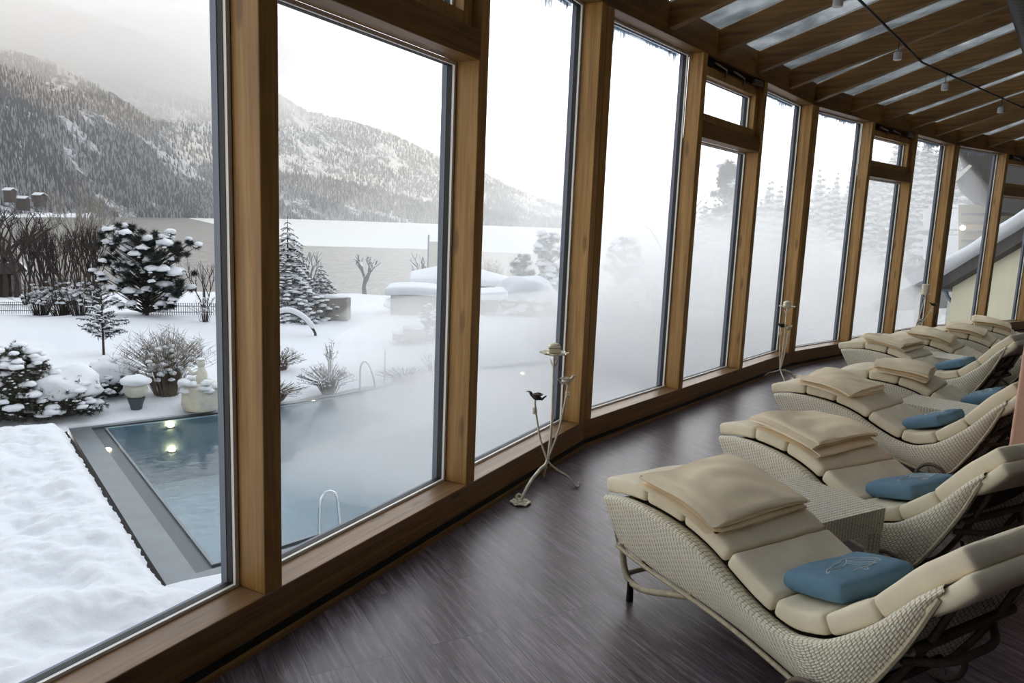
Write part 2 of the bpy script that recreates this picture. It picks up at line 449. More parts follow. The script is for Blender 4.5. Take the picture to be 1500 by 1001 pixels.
for nm, A_, B_ in (('wall_near', outer[0], inn[0]), ('wall_far', outer[-1], inn[-1])):
    mb = MB(); d = dirv(ANG[0] if nm == 'wall_near' else ANG[-1])*(-.2 if nm == 'wall_near' else .2)
    mb.quadbox((A_.x, A_.y, -.12), B_-A_, d, (0, 0, 5.1)); mb.build(nm, 'backwall', smooth=False, kind='structure')
# rafters and roof panes
SL = .31; ZR = 3.10; RH = .19
raf = []
for i in range(NF):
    for k in range(5):
        p = KK[i]+dirv(ANG[i])*(.924*k)
        raf.append((p, ANG[i]+90))
raf.append((KK[NF], ANG[-1]+90))
RW = .085
roofE = empty('ceiling', (0, 0, 0)); roofE['kind'] = 'structure'
for q, (p, az) in enumerate(raf):
    d = dirv(az); w = dirv(az-90)*RW
    r0 = 0.0
    nxt = RD
    mb = MB(); st = p+d*r0-w/2
    i0 = len(mb.v)
    for (rr, dz) in ((r0, 0), (r0, RH), (nxt, RH), (nxt, 0)):
        for ww in (0, 1):
            pt = p+d*rr-w/2+w*ww; mb.v.append((pt.x-p.x, pt.y-p.y, ZR+SL*rr+dz))
    mb.f += [tuple(i0+x for x in f) for f in ((0, 2, 4, 6), (7, 5, 3, 1), (0, 1, 3, 2), (2, 3, 5, 4), (4, 5, 7, 6), (6, 7, 1, 0))]
    # rotate to local x so the grain follows the rafter
    ang = math.radians(90-az); Rm = Matrix.Rotation(-ang, 3, 'Z'); mb.v = [tuple(Rm @ Vector(v)) for v in mb.v]
    o = trim(mb, 'timber_beam', None, smooth=False); o.location = (p.x, p.y, 0); o.rotation_euler = (0, 0, ang); bevel(o)
for q in range(len(raf)-1):
    (p, a1), (p2, a2) = raf[q], raf[q+1]
    mb = MB()
    N = 1
    cs = dirv(a2-90)*(-(.5*RW+.028))
    A_, B_ = p-dirv(a1)*.35, p2-dirv(a2)*.35+cs; C_, D_ = p2+dirv(a2)*RD+cs, p+dirv(a1)*RD
    z0, z1 = ZR+RH+.004-.35*SL, ZR+RH+.004+SL*RD
    for dz in (0, .03):
        for P_, z in ((A_, z0), (B_, z0), (C_, z1), (D_, z1)): mb.v.append((P_.x, P_.y, z+dz))
    mb.f += [(0, 3, 2, 1)[::-1], (4, 5, 6, 7)[::-1]] + [(a, (a+1) % 4, (a+1) % 4+4, a+4)[::-1] for a in range(4)]
    mb.build('roof_pane', 'roof_glass', roofE, smooth=False)
    # a strip of bare glass where the snow has melted along the second rafter
    g = MB(); s0, e0 = p2-dirv(a2)*.35+cs, p2+dirv(a2)*RD+cs
    g.quadbox((s0.x, s0.y, z0), (e0-s0)+Vector((0, 0, z1-z0)), -cs, (0, 0, .006))
    g.build('clear_edge', 'glass', roofE, smooth=False)
# ------------------------------------------------------------------ loungers
LW = .66
RIM = [(0, .403), (.087, .424), (.216, .435), (.346, .432), (.473, .417), (.589, .386), (.705, .335), (.80, .295), (.888, .269), (.991, .258), (1.08, .282), (1.167, .325), (1.305, .445), (1.424, .589), (1.493, .660)]
BOT = [(.10, .225), (.22, .212), (.36, .202), (.5, .197), (.64, .19), (.76, .18), (.87, .165), (.96, .15), (1.04, .135), (1.11, .12), (1.18, .115), (1.25, .17), (1.317, .275), (1.408, .45), (1.480, .63)]
def spl(P, n): return [(p.x, p.z) for p in curve_pts([(a, 0, b) for a, b in P], n)]
NS = 60
rim = spl(RIM, NS); bot = spl(BOT, NS)
def rim_frame(pts):
    fr = []
    for i, p in enumerate(pts):
        a = pts[max(0, i-1)]; b = pts[min(len(pts)-1, i+1)]; d = Vector((b[0]-a[0], 0, b[1]-a[1])).normalized()
        fr.append((Vector((p[0], 0, p[1])), d, Vector((-d.z, 0, d.x))))
    return fr
RF = rim_frame(rim)
arc = [0]
for i in range(1, NS): arc.append(arc[-1]+(RF[i][0]-RF[i-1][0]).length)
RLEN = arc[-1]
def on_rim(s, n):
    """point at arc length s from the foot, n above the rim curve"""
    if s <= 0: p, d, u = RF[0]; return p + d*s + u*n
    if s >= RLEN: p, d, u = RF[-1]; return p + d*(s-RLEN) + u*n
    j = min(NS-2, int(s/RLEN*(NS-1)))
    while arc[j] > s: j -= 1
    while arc[j+1] < s: j += 1
    w = (s-arc[j])/(arc[j+1]-arc[j])
    p = RF[j][0].lerp(RF[j+1][0], w); u = RF[j][2].lerp(RF[j+1][2], w).normalized()
    return p + u*n
def side_panel(side):
    """woven side: outer skin, rounded rim rolling inwards, inner skin"""
    m = MB(); sg = 1 if side == 0 else -1; y0 = 0 if side == 0 else LW
    K = 14; P = []; U = []
    for i in range(NS):
        t = Vector((rim[i][0], 0, rim[i][1])); b = Vector((bot[i][0], 0, bot[i][1])); row = []; uv = []
        n = RF[i][2]
        bul = .022*math.sin(PI*i/(NS-1))
        vlen = (t-b).length
        for k in range(K+1):
            w = k/K; p = b.lerp(t, w)
            y = y0 + sg*(.03*(1-w)**1.5 - bul*math.sin(PI*w)*.6 + .004)
            row.append(Vector((p.x, y, p.z))); uv.append((arc[i]*1.0, vlen*w))
        for k, (yy, nn) in enumerate(((.008, .010), (.022, .016), (.045, .013), (.068, .006), (.088, -.004))):
            p = t + n*nn; row.append(Vector((p.x, y0+sg*yy, p.z))); uv.append((arc[i], vlen+.012*(k+1)))
        P.append(row); U.append(uv)
    m.grid(P, uvs=U, flip=(side == 1))
    # inner skin
    P2 = []; U2 = []
    for i in range(NS):
        t = Vector((rim[i][0], 0, rim[i][1])) - RF[i][2]*.01; b = Vector((bot[i][0], 0, bot[i][1])); row = []; uv = []
        for k in range(7):
            w = 1-k/6; p = b.lerp(t, w); row.append(Vector((p.x, y0+sg*(.05+.0*w), p.z))); uv.append((arc[i], (t-b).length*w))
        P2.append(row); U2.append(uv)
    m.grid(P2, uvs=U2, flip=(side == 1))
    return m
def make_lounger():
    r = empty('sun_lounger')
    side_panel(0).build('side_panel', 'wicker', r); side_panel(1).build('side_panel', 'wicker', r)
    # edge cords
    for y in (.012, LW-.012):
        m = MB(); m.tube([(p[0], y, p[1]) for p in bot], .009, 6); m.build('edge_cord', 'rattan_tube', r)
    # woven bed
    m = MB(); P = []; U = []
    for i in range(NS):
        p = RF[i][0] - RF[i][2]*.008; P.append([Vector((p.x, .05+(LW-.1)*j/6, p.z)) for j in range(7)]); U.append([(arc[i], (LW-.1)*j/6) for j in range(7)])
    m.grid(P, uvs=U)
    P = []; U = []
    for i in range(NS):
        p = RF[i][0] - RF[i][2]*.022; P.append([Vector((p.x, .05+(LW-.1)*j/6, p.z)) for j in range(7)]); U.append([(arc[i], (LW-.1)*j/6) for j in range(7)])
    m.grid(P, uvs=U, flip=True)
    m.build('woven_bed', 'wicker_brown', r)
    # foot apron
    m = MB(); P = []; U = []
    for k in range(9):
        w = k/8; x = .02*(1-w)+.09*w; z = .40*(1-w)+.23*w
        P.append([Vector((x+.0, .02+(LW-.04)*j/8, z)) for j in range(9)]); U.append([((LW-.04)*j/8, w*.17) for j in range(9)])
    m.grid(P, uvs=U); m.build('foot_apron', 'wicker', r)
    # frame tubes
    def tb(name, pts, rad, mat='brown_tube', n=8):
        m = MB(); m.tube(pts, rad, n); return m.build(name, mat, r)
    tb('cross_tube', [(1.40, .05, .42), (1.40, LW-.05, .42)], .016)
    tb('cross_tube', [(1.20, .03, .13), (1.20, LW-.03, .13)], .016)
    tb('cross_tube', [(.26, .03, .20), (.26, LW-.03, .20)], .014)
    for y in (.14, LW-.14):
        tb('back_strut', curve_pts([(1.20, y, .13), (1.28, y, .2), (1.39, y, .40), (1.455, y, .56)], 14), .012)
    tb('support_bow', curve_pts([(1.36, .08, .36), (1.43, .2, .36), (1.45, LW/2, .37), (1.43, LW-.2, .36), (1.36, LW-.08, .36)], 18), .013)
    # front legs: rattan-wrapped stirrup with a dark glide
    for y in (.035, LW-.035):
        lg = tb('front_leg', curve_pts([(.115, y, .235), (.125, y, .17), (.15, y, .11), (.19, y, .085), (.28, y, .09), (.42, y, .14), (.55, y, .19)], 22), .014, 'rattan_tube')
        g = MB(); g.lathe([(.0, 0), (.016, 0), (.014, .05), (.015, .09)], (.185, y, 0), 12); g.build('glide', 'dark_metal', lg)
    tb('foot_bar', [(.15, .04, .11), (.15, LW-.04, .11)], .012, 'rattan_tube')
    # wheels with spokes
    for y in (-.035, LW+.035):
        c = Vector((1.15, y, .103)); R_ = .092
        m = MB(); m.tube([c+Vector((R_*math.cos(2*PI*k/28), 0, R_*math.sin(2*PI*k/28))) for k in range(28)], .011, 8, closed=True)
        wh = m.build('wheel', 'brown_tube', r)
        s = MB()
        for k in range(4):
            a = 2*PI*k/4+.35; s.tube([c, c+Vector((R_*math.cos(a), 0, R_*math.sin(a)))], .007, 6)
        s.tube([c+Vector((0, -.016, 0)), c+Vector((0, .016, 0))], .018, 10); s.build('spokes', 'grey_metal', wh)
    tb('axle', [(1.15, -.04, .103), (1.15, LW+.04, .103)], .009, 'dark_metal')
    # mattress: a chain of box pads
    rn = random.Random(5)
    cuts = [-.055, .215, .435, .675, .925, 1.175, 1.40, RLEN+.085]
    y0, y1 = .062, LW-.045; T = .07
    mt = None
    for k in range(7):
        a, b = cuts[k]+.003, cuts[k+1]-.003
        def fn(x, y, z, a=a, k=k):
            wr = .0035*math.sin(x*38+3*math.sin(y*9+k))*math.exp(-((y-.3)/.22)**2)*(1 if z > T/2 else 0)
            p = on_rim(a+x, .014+z+wr); return Vector((p.x, y0+y, p.z))
        m = MB(); m.pad(fn, b-a, y1-y0, T, .021, (14, 22, 6), .008)
        o = m.build('mattress_pad', 'pad_fabric', r, merge=.0004)
    # flap folded over the top of the back
    m = MB(); m.pad(lambda x, y, z: (lambda q: Vector((q.x, .012+y, q.z)))(on_rim(RLEN+.088-x, .020-z-.012*math.sin(PI*min(1, x/.22)))), .20, LW-.024, .062, .026, (12, 18, 6), 0)
    m.build('headrest_flap', 'pad_fabric', r, merge=.0004)
    return r
LOUNG = [
 (.43, 3.20, 149.2, 'cream wicker sun lounger closest to the camera, with a folded blanket and a blue pillow'),
 (1.22, 4.256, 151.5, 'second wicker sun lounger from the camera, beyond the nearest woven side table'),
 (1.959, 5.493, 139.2, 'third wicker sun lounger from the camera, its whole woven side and one wheel showing'),
 (2.72, 6.16, 131.0, 'fourth wicker sun lounger from the camera, partly hidden behind the third and its side table'),
 (3.458, 7.844, 138.5, 'fifth wicker sun lounger from the camera, in front of the farthest side table'),
 (4.22, 8.47, 131.0, 'wicker sun lounger just behind the farthest side table, its foot below the pillar candle'),
 (5.02, 9.10, 127.0, 'wicker sun lounger second from the far end of the row under a flat blanket'),
 (5.85, 9.95, 122.0, 'farthest wicker sun lounger at the right edge below the last windows'),
]
proto = make_lounger(); loungers = []
for i, (x, y, az, lab) in enumerate(LOUNG):
    o = proto if i == 0 else copy_tree(proto)
    o.location = (x, y, 0); o.rotation_euler = (0, 0, math.radians(90-az))
    tag(o, lab, 'sun lounger', 'wicker sun loungers in a row facing the windows'); loungers.append(o)
def lmat(i):
    x, y, az, _ = LOUNG[i]; return Matrix.Translation((x, y, 0)) @ Matrix.Rotation(math.radians(90-az), 4, 'Z')

# ------------------------------------------------------------------ blankets
def blanket_mesh(seed, L=.46, W=.56, layers=6, spread=.0, th=.0085, limp=.5):
    """fleece folded back and forth; section runs along the lounger, draped on the pads"""
    rn = random.Random(seed); m = MB()
    # serpentine centre line in (x, n)
    step = th*1.32
    offs = [rn.uniform(-.026, .022) for _ in range(layers+1)]
    line = []; xa, xb = 0, L
    for k in range(layers):
        n = th*.6 + k*step
        a, b = xa+offs[k]*1.3+(.012*k if k % 2 else 0)*.4, xb+offs[k+1]
        if k == layers-1: a -= .01
        seg = [(a+(b-a)*j/16, n) for j in range(17)]
        if k % 2: seg = seg[::-1]
        line += seg
        if k < layers-1:     # fold
            x = seg[-1][0]; sgn = 1 if k % 2 == 0 else -1
            for j in range(1, 5):
                a_ = PI*j/5; line.append((x+sgn*math.sin(a_)*step*.55, n+step*.5-math.cos(a_)*step*.5))
    ph = [rn.uniform(0, 6) for _ in range(6)]
    NW = 26
    def pt(x, n, y):
        lay = n/(layers*step)
        dn = .016*lay*(math.sin(y*11+ph[0]+x*5)*.5+math.sin(x*15+ph[1]+y*6)*.5) + .012*lay*math.exp(-((y-.12)/.05)**2)*math.sin(x*6+ph[2])*limp
        dx = .010*math.sin(y*7+ph[3]+lay*2.0)
        edge = min(y, W-y)
        dn -= .010*lay*math.exp(-edge/.02)
        dy = (.026*math.sin(lay*9+ph[4])+.03*(1-lay))*(-1 if y < W/2 else .3)*math.exp(-edge/.05)
        dn += .0035*lay*math.sin(x*46+8*math.sin(y*5+ph[5]))*math.exp(-((y-W*.5)/.16)**2)
        return x+dx, y+dy, max(.002, n+dn)
    def surf(sign):
        P = []
        for j in range(len(line)):
            a = line[max(0, j-1)]; b = line[min(len(line)-1, j+1)]
            d = Vector((b[0]-a[0], b[1]-a[1])).normalized(); nn = Vector((-d.y, d.x))*(th*.47*sign)
            P.append([pt(line[j][0]+nn.x, line[j][1]+nn.y, W*k/NW) for k in range(NW+1)])
        return P
    A_, B_ = surf(1), surf(-1)
    s0, y00 = .20, .06
    f = lambda q: (lambda p: Vector((p.x, y00+q[1], p.z)))(on_rim(s0+q[0], .014+.07+.010+q[2]))
    A_ = [[f(q) for q in r] for r in A_]; B_ = [[f(q) for q in r] for r in B_]
    m.grid(A_); m.grid(B_, flip=True)
    m.grid([[r[0] for r in A_], [r[0] for r in B_]]); m.grid([[r[-1] for r in A_], [r[-1] for r in B_]], flip=True)
    m.grid([A_[0], B_[0]], flip=True); m.grid([A_[-1], B_[-1]])
    return m
BL = [('cream fleece blanket folded square on the lounger closest to the camera', 0, 0, 0, 0),
 ('cream fleece blanket folded square on the second lounger from the camera', 1, .02, 0, 2),
 ('cream fleece blanket with a rumpled corner on the third lounger from the camera', 2, -.02, -.02, -3),
 ('folded beige blanket with a curled front on the fourth lounger from the camera', 3, .05, 0, 4),
 ('folded cream blanket on the lounger in front of the farthest side table', 1, .0, 0, -2),
 ('folded cream blanket on the lounger below the pillar candle', 0, .0, 0, 2),
 ('flat pale blanket folded on the lounger second from the far end', 2, .0, 0, 0),
 ('folded blanket on the farthest lounger at the right edge of the row', 0, .0, 0, 0)]
bmeshes = [blanket_mesh(11, .38, .52, 6, limp=.4), blanket_mesh(23, .36, .50, 6, limp=.5), blanket_mesh(35, .34, .48, 5, th=.010, limp=1.6), blanket_mesh(47, .34, .48, 5, th=.011, limp=1.3)]
protoB = {}
for i, (lab, k, dx, dy, rz) in enumerate(BL):
    if k not in protoB:
        o = bmeshes[k].build('folded_blanket', 'fleece', None, merge=.0003)
        protoB[k] = o
    else:
        o = protoB[k].copy(); COL.objects.link(o)
    o.matrix_world = lmat(i) @ Matrix.Translation((dx, dy, 0)) @ Matrix.Translation((.43, .33, 0)) @ Matrix.Rotation(math.radians(rz), 4, 'Z') @ Matrix.Translation((-.43, -.33, 0))
    tag(o, lab, 'blanket', 'folded blankets on the loungers')

# ------------------------------------------------------------------ pillows
def pillow_base():
    r = empty('pillow'); m = MB()
    L, W, T = .25, .44, .075
    def fn(x, y, z):
        u, v = (x/L-.5)*2, (y/W-.5)*2
        k = max(0, (1-u**4))*max(0, (1-v**4))
        zz = (z-T/2)*(.86+.35*k)
        sq = 1-.05*(abs(z-T/2)/(T/2))**2
        return Vector(((x-L/2)*sq*(1-.04*v*v), (y-W/2)*sq*(1-.05*u*u), zz+T/2+.004*math.sin(y*14+x*9)))
    m.pad(fn, L, W, T, .012, (14, 22, 6), 0)
    c = m.build('cover', 'blue_fabric', r, merge=.0004)
    # stitched white outline of a bird on a sprig
    e = MB()
    def top(x, y):
        u, v = x/(L/2), y/(W/2); k = max(0, (1-u**4))*max(0, (1-v**4)); return T/2+T/2*(.86+.35*k)+.0015+.004*math.sin((y+W/2)*14+(x+L/2)*9)
    def line(pts, rad=.0012):
        P = curve_pts([(x, y, 0) for x, y in pts], 22); e.tube([(p.x, p.y, top(p.x, p.y)) for p in P], rad, 5)
    line([(.00, -.115), (.012, -.08), (.008, -.04), (-.01, 0), (-.03, .03), (-.05, .05), (-.045, .02), (-.028, -.01), (-.02, -.05), (-.005, -.09), (.0, -.115)])
    line([(-.01, 0), (.02, .02), (.045, .05), (.055, .085), (.03, .07), (.005, .045), (-.02, .03)])
    line([(-.03, .03), (-.01, .07), (.015, .10), (.05, .11), (.03, .13), (-.01, .11), (-.035, .08), (-.05, .05)])
    line([(.0, -.115), (.015, -.14), (.03, -.15), (.02, -.13)])
    line([(.06, -.06), (.05, -.01), (.055, .04), (.045, .09)]); line([(.05, -.01), (.075, .0), (.062, .02), (.052, .01)])
    e.build('embroidery', 'white_thread', c)
    return r
pp = pillow_base()
PL = [(0, 'blue rectangular pillow with white stitched bird on the lounger closest to the camera', 1.0, .36, 11, 0),
      (1, 'blue rectangular pillow with white stitching on the second lounger from the camera', 1.0, .36, 13, 2),
      (2, 'blue pillow tipped up on the third lounger from the camera', 1.03, .35, 20, -2),
      (3, 'blue pillow on the fourth lounger from the camera, behind a side table', 1.03, .36, 20, 0),
      (4, 'blue pillow on the lounger in front of the farthest side table', 1.03, .36, 20, 0)]
for j, (i, lab, u, v, tilt, rz) in enumerate(PL):
    o = pp if j == 0 else copy_tree(pp)
    s = 1.0
    p = None
    # rest on the pads
    z = None
    best = min(range(NS), key=lambda k: abs(RF[k][0].x-u)); q = RF[best][0] + RF[best][2]*(.014+.07+.014)
    o.matrix_world = lmat(i) @ Matrix.Translation((q.x, v, q.z+.004)) @ Matrix.Rotation(math.radians(rz), 4, 'Z') @ Matrix.Rotation(math.radians(-tilt), 4, 'Y')
    tag(o, lab, 'pillow', 'blue pillows on the loungers')

# ------------------------------------------------------------------ side tables
def make_table(L=.46, W=.42, Hh=.42):
    r = empty('side_table')
    m = MB(); U = [[(L*i/4, W*j/4) for j in range(5)] for i in range(5)]
    m.grid([[Vector((-L/2+L*i/4, -W/2+W*j/4, Hh)) for j in range(5)] for i in range(5)], uvs=U)
    m.grid([[Vector((-L/2+L*i/4, -W/2+W*j/4, Hh-.02)) for j in range(5)] for i in range(5)], uvs=U, flip=True)
    m.build('table_top', 'wicker', r, smooth=False)
    ap = .11
    for (ax, ay, bx, by) in ((-L/2, -W/2, L/2, -W/2), (L/2, -W/2, L/2, W/2), (L/2, W/2, -L/2, W/2), (-L/2, W/2, -L/2, -W/2)):
        m = MB(); n = 6; ln = math.hypot(bx-ax, by-ay)
        P = []; U = []
        for k in range(n+1):
            P.append([Vector((ax+(bx-ax)*k/n, ay+(by-ay)*k/n, Hh-.0-ap*j/3)) for j in range(4)]); U.append([(ln*k/n, ap*j/3) for j in range(4)])
        m.grid(P, uvs=U, flip=True)
        nx, ny = -(by-ay)/ln*.02, (bx-ax)/ln*.02
        m.grid([[p+Vector((nx, ny, 0)) for p in row] for row in P], uvs=U); m.build('apron', 'wicker', r, smooth=False)
    for sx in (-1, 1):
        for sy in (-1, 1):
            m = MB(); x, y = sx*(L/2-.025), sy*(W/2-.025); P = []; U = []
            for k in range(5):
                a = [(-.022, -.022), (.022, -.022), (.022, .022), (-.022, .022), (-.022, -.022)][k]
                P.append([Vector((x+a[0], y+a[1], z)) for z in (.01, .1, .2, Hh-.03)]); U.append([(.044*k, z) for z in (.01, .1, .2, Hh-.03)])
            m.grid(P, uvs=U); lg = m.build('leg', 'wicker', r, smooth=False)
            g = MB(); g.box(x-.018, x+.018, y-.018, y+.018, 0, .012); g.build('foot_glide', 'dark_metal', lg, smooth=False)
    return r
tbl = make_table()
TB = [(150, on_z(1297.5, 744, .42), (-.23, -.21), 'square woven side table between the two loungers nearest the camera'),
      (135, on_z(1440, 595, .42), (-.23, -.21), 'square woven side table between the third and fourth loungers'),
      (134, on_z(1428, 523, .42), (-.23, -.21), 'farthest square woven side table, small and mostly hidden by a lounger')]
for j, (az, c, (dx, dy), lab) in enumerate(TB):
    o = tbl if j == 0 else copy_tree(tbl)
    u = dirv(az); l = Vector((-u.y, u.x, 0))
    p = c + u*dx + l*dy; o.location = (p.x, p.y, 0); o.rotation_euler = (0, 0, math.radians(90-az))
    tag(o, lab, 'side table', 'woven side tables between the loungers')

# ------------------------------------------------------------------ candle stands
def bird(m, c, sc_, az):
    R_ = Matrix.Rotation(az, 3, 'Z'); c = Vector(c)
    P = curve_pts([(-.034, 0, -.008), (-.02, 0, .0), (0, 0, .004), (.016, 0, .012), (.024, 0, .024), (.03, 0, .027)], 14)
    rad = [.003, .006, .010, .014, .0165, .018, .018, .016, .013, .011, .0105, .010, .007, .002]
    m.tube([c + R_ @ (p*sc_) for p in P], [r*sc_*.72 for r in rad], 10)
    t = [Vector((-.03, 0, -.004)), Vector((-.05, 0, .014))]
    m.tube([c + R_ @ (p*sc_) for p in t], [.006*sc_, .003*sc_], 6)
    m.tube([c + R_ @ (p*sc_) for p in (Vector((.030, 0, .026)), Vector((.042, 0, .024)))], [.004*sc_, .0008], 6)
    for s in (-1, 1):
        m.tube([c + R_ @ (p*sc_) for p in (Vector((.01, .012*s, .012)), Vector((-.012, .017*s, .016)), Vector((-.036, .012*s, .016)))], [.006*sc_, .007*sc_, .001], 6)
def petals(m, c, R_, n, z0, lift, th=.004, w=.5):
    """ring of overlapping petals"""
    c = Vector(c)
    for k in range(n):
        a0 = 2*PI*k/n; P, Q = [], []
        for i in range(7):
            t_ = i/6; rr = R_*t_; ww = R_*w*math.sin(PI*min(.98, .15+t_*.8))**.8*(.55+.45*t_)
            z = z0+lift*t_**2
            P.append([c+Vector((rr*math.cos(a0)-v*ww*math.sin(a0), rr*math.sin(a0)+v*ww*math.cos(a0), z+.006*abs(v))) for v in (-1, -.5, 0, .5, 1)])
        for row in P: Q.append([p-Vector((0, 0, th)) for p in row])
        m.grid(P, flip=False); m.grid(Q, flip=True)
        m.grid([P[-1], Q[-1]]); m.grid([[r[0] for r in P], [r[0] for r in Q]], flip=False); m.grid([[r[-1] for r in P], [r[-1] for r in Q]], flip=True)
def stand(feet, top, birds, joint, kind, lab, candle_lab):
    """three stems crossing at a joint: the tall one bears the dish, two side stems end in birds"""
    base = (Vector(feet[0])+Vector(feet[1])+Vector(feet[2]))/3
    r = empty('candle_stand', (base.x, base.y, 0)); o3 = Vector((base.x, base.y, 0))
    F = [Vector(f)-o3 for f in feet]; T_ = Vector(top)-o3; J = Vector(joint)-o3; B = [Vector(b)-o3 for b in birds]
    m = MB()
    m.tube(curve_pts([F[0]+Vector((0, 0, .012)), F[0].lerp(J, .35)+Vector((0, 0, .035)), F[0].lerp(J, .72)+Vector((0, 0, .015)), J, J.lerp(T_, .35)+(T_-F[0])*.0+Vector((.012, .01, 0)), T_-Vector((0, 0, .07)), T_-Vector((0, 0, .01))], 40), [.011-.004*k/39 for k in range(40)], 8)
    m.build('main_stem', 'cream_enamel', r)
    m = MB(); petals(m, F[0], .060, 6, .008, .0, .007, .62); m.lathe([(.0, .004), (.02, .006), (.018, .02), (.0, .022)], F[0], 12); m.build('flower_foot', 'cream_enamel', r)
    m = MB(); m.tube(curve_pts([F[0]+Vector((-.012, .0, .015)), F[0]+Vector((-.024, .004, .04)), F[0]+Vector((-.01, .006, .055)), F[0]+Vector((.008, .004, .045))], 14), .007, 6); m.build('curl', 'cream_enamel', r)
    for k in (0, 1):
        f = F[k+1]; b = B[k]; mat = 'dark_bronze' if k == 0 else 'cream_enamel'
        out = (f-J); out.z = 0
        m = MB()
        bow = (b-J); side = Vector((bow.x, bow.y, 0))*.55
        m.tube(curve_pts([f+out.normalized()*.02+Vector((0, 0, .03)), f+out.normalized()*.024+Vector((0, 0, .012)), f+Vector((0, 0, .008)), f.lerp(J, .3)+Vector((0, 0, .02)), f.lerp(J, .65)-out*.02, J, J.lerp(b, .35)+side*.35, J.lerp(b, .7)+side*.28, b-Vector((0, 0, .03)), b-Vector((0, 0, .012))], 44), .0062, 7)
        st = m.build('side_stem', 'cream_enamel', r)
        m = MB(); bird(m, b, 1.35, (2.9 if k == 0 else .4)); m.build('bird', mat, st)
        m = MB(); c0 = b-Vector((0, 0, .10)); c1 = b-Vector((0, 0, .06))
        m.tube([c0.lerp(c1, j/40)+Vector((math.cos(j*.9)*.012, math.sin(j*.9)*.012, 0)) for j in range(41)], .0028, 5); m.build('wire_coil', 'cream_enamel', st)
    m = MB(); m.lathe([(.0, -.012), (.012, -.01), (.008, .0), (.014, .012), (.0, .02)], J, 12); m.build('clasp', 'cream_enamel', r)
    m = MB()
    for s in (-1, 1): m.tube(curve_pts([T_-Vector((0, 0, .08)), T_+Vector((.016*s, .004, -.05)), T_+Vector((.022*s, .006, -.03))], 10), [.006, .006, .005, .005, .005, .005, .004, .004, .003, .002], 6)
    m.build('leaf_bracket', 'cream_enamel', r)
    if kind == 'flower':
        m = MB(); m.lathe([(.0, -.012), (.03, -.01), (.055, .002), (.05, .006), (.0, .004)], T_, 24); petals(m, T_+Vector((0, 0, -.004)), .088, 8, 0, .012, .003, .42)
        for k in range(24):
            a = 2*PI*k/24; m.blob(T_+Vector((.053*math.cos(a), .053*math.sin(a), .004)), .006, .006, .006, 1)
        m.build('petal_dish', 'cream_enamel', r)
    else:
        m = MB(); m.lathe([(.0, -.006), (.078, -.006), (.082, 0), (.078, .005), (.0, .004)], T_, 28); m.build('dish', 'cream_enamel', r)
    tag(r, lab, 'candle stand', 'wrought candle stands by the windows')
    tw = Vector(top)
    if kind == 'flower':
        c = empty('candle', (tw.x, tw.y, tw.z+.006))
        m = MB(); m.pad(lambda x, y, z: Vector((x-.037, y-.037, z+.004*math.sin(x*60)*(z > .03))), .074, .074, .048, .012, (8, 8, 5)); m.build('wax_block', 'candle_wax', c, merge=.0003)
        m = MB(); m.blob((0, 0, .048), .034, .03, .015, 2); m.build('wax_top', 'candle_wax', c)
        m = MB(); m.tube([(.039*math.cos(2*PI*k/4+PI/4)*1.33, .039*math.sin(2*PI*k/4+PI/4)*1.33*.98, .034) for k in range(4)], .002, 5, closed=True)
        m.build('wire_band', 'dark_bronze', c)
    else:
        c = empty('candle', (tw.x, tw.y, tw.z+.005))
        m = MB(); m.lathe([(.0, 0), (.048, 0), (.049, .135), (.045, .14), (.03, .135), (.0, .132)], (0, 0, 0), 24); m.build('wax_pillar', 'candle_wax', c)
        m = MB(); m.tube([(0, 0, .13), (.001, 0, .146)], .0014, 5); m.build('wick', 'dark_metal', c)
    tag(c, candle_lab, 'candle')
def on_plan(px, py, P):
    """height where the pixel's ray reaches the plan distance of P"""
    d = ray(px, py); t = math.hypot(P[0], P[1])/math.hypot(d.x, d.y); q = Vector((0, 0, H))+d*t; return q
f1 = [on_z(762, 738, 0), on_z(843, 714, 0), on_z(797, 702, 0)]
cc = sum((Vector(f) for f in f1), Vector())/3
stand([f1[0], f1[1], f1[2]], on_plan(812, 519, (cc.x, cc.y)), [on_plan(784, 583, (cc.x-.02, cc.y-.02)), on_plan(832, 560, (cc.x+.03, cc.y+.03))], on_plan(802, 674, (cc.x, cc.y)), 'flower',
      'cream wrought candle stand with two bird stems by the third window from the left', 'square white candle bound with wire on the nearest candle stand')
f2 = [on_z(1165, 557, 0), on_z(1118, 553, 0), on_z(1150, 566, 0)]
cc = sum((Vector(f) for f in f2), Vector())/3
stand([f2[0], f2[2], f2[1]], on_plan(1153, 450, (cc.x, cc.y)), [on_plan(1144, 478, (cc.x, cc.y)), on_plan(1156, 482, (cc.x+.02, cc.y))], on_plan(1143, 540, (cc.x, cc.y)), 'flower',
      'slender cream candle stand by the angled double post between the sixth and seventh windows', 'low white candle in the petal dish of the middle candle stand')
g3 = (6.05, 11.0)
f3 = [Vector((g3[0]+.1, g3[1]-.22, 0)), Vector((g3[0]-.15, g3[1]+.0, 0)), Vector((g3[0]+.12, g3[1]+.1, 0))]
stand(f3, on_plan(1355, 431, g3), [on_plan(1366, 447, g3), on_plan(1349, 470, g3)], on_plan(1342, 480, g3), 'pillar',
      'farthest candle stand, mostly hidden behind blankets, holding a cylindrical candle', 'pale cylindrical pillar candle on the farthest stand')

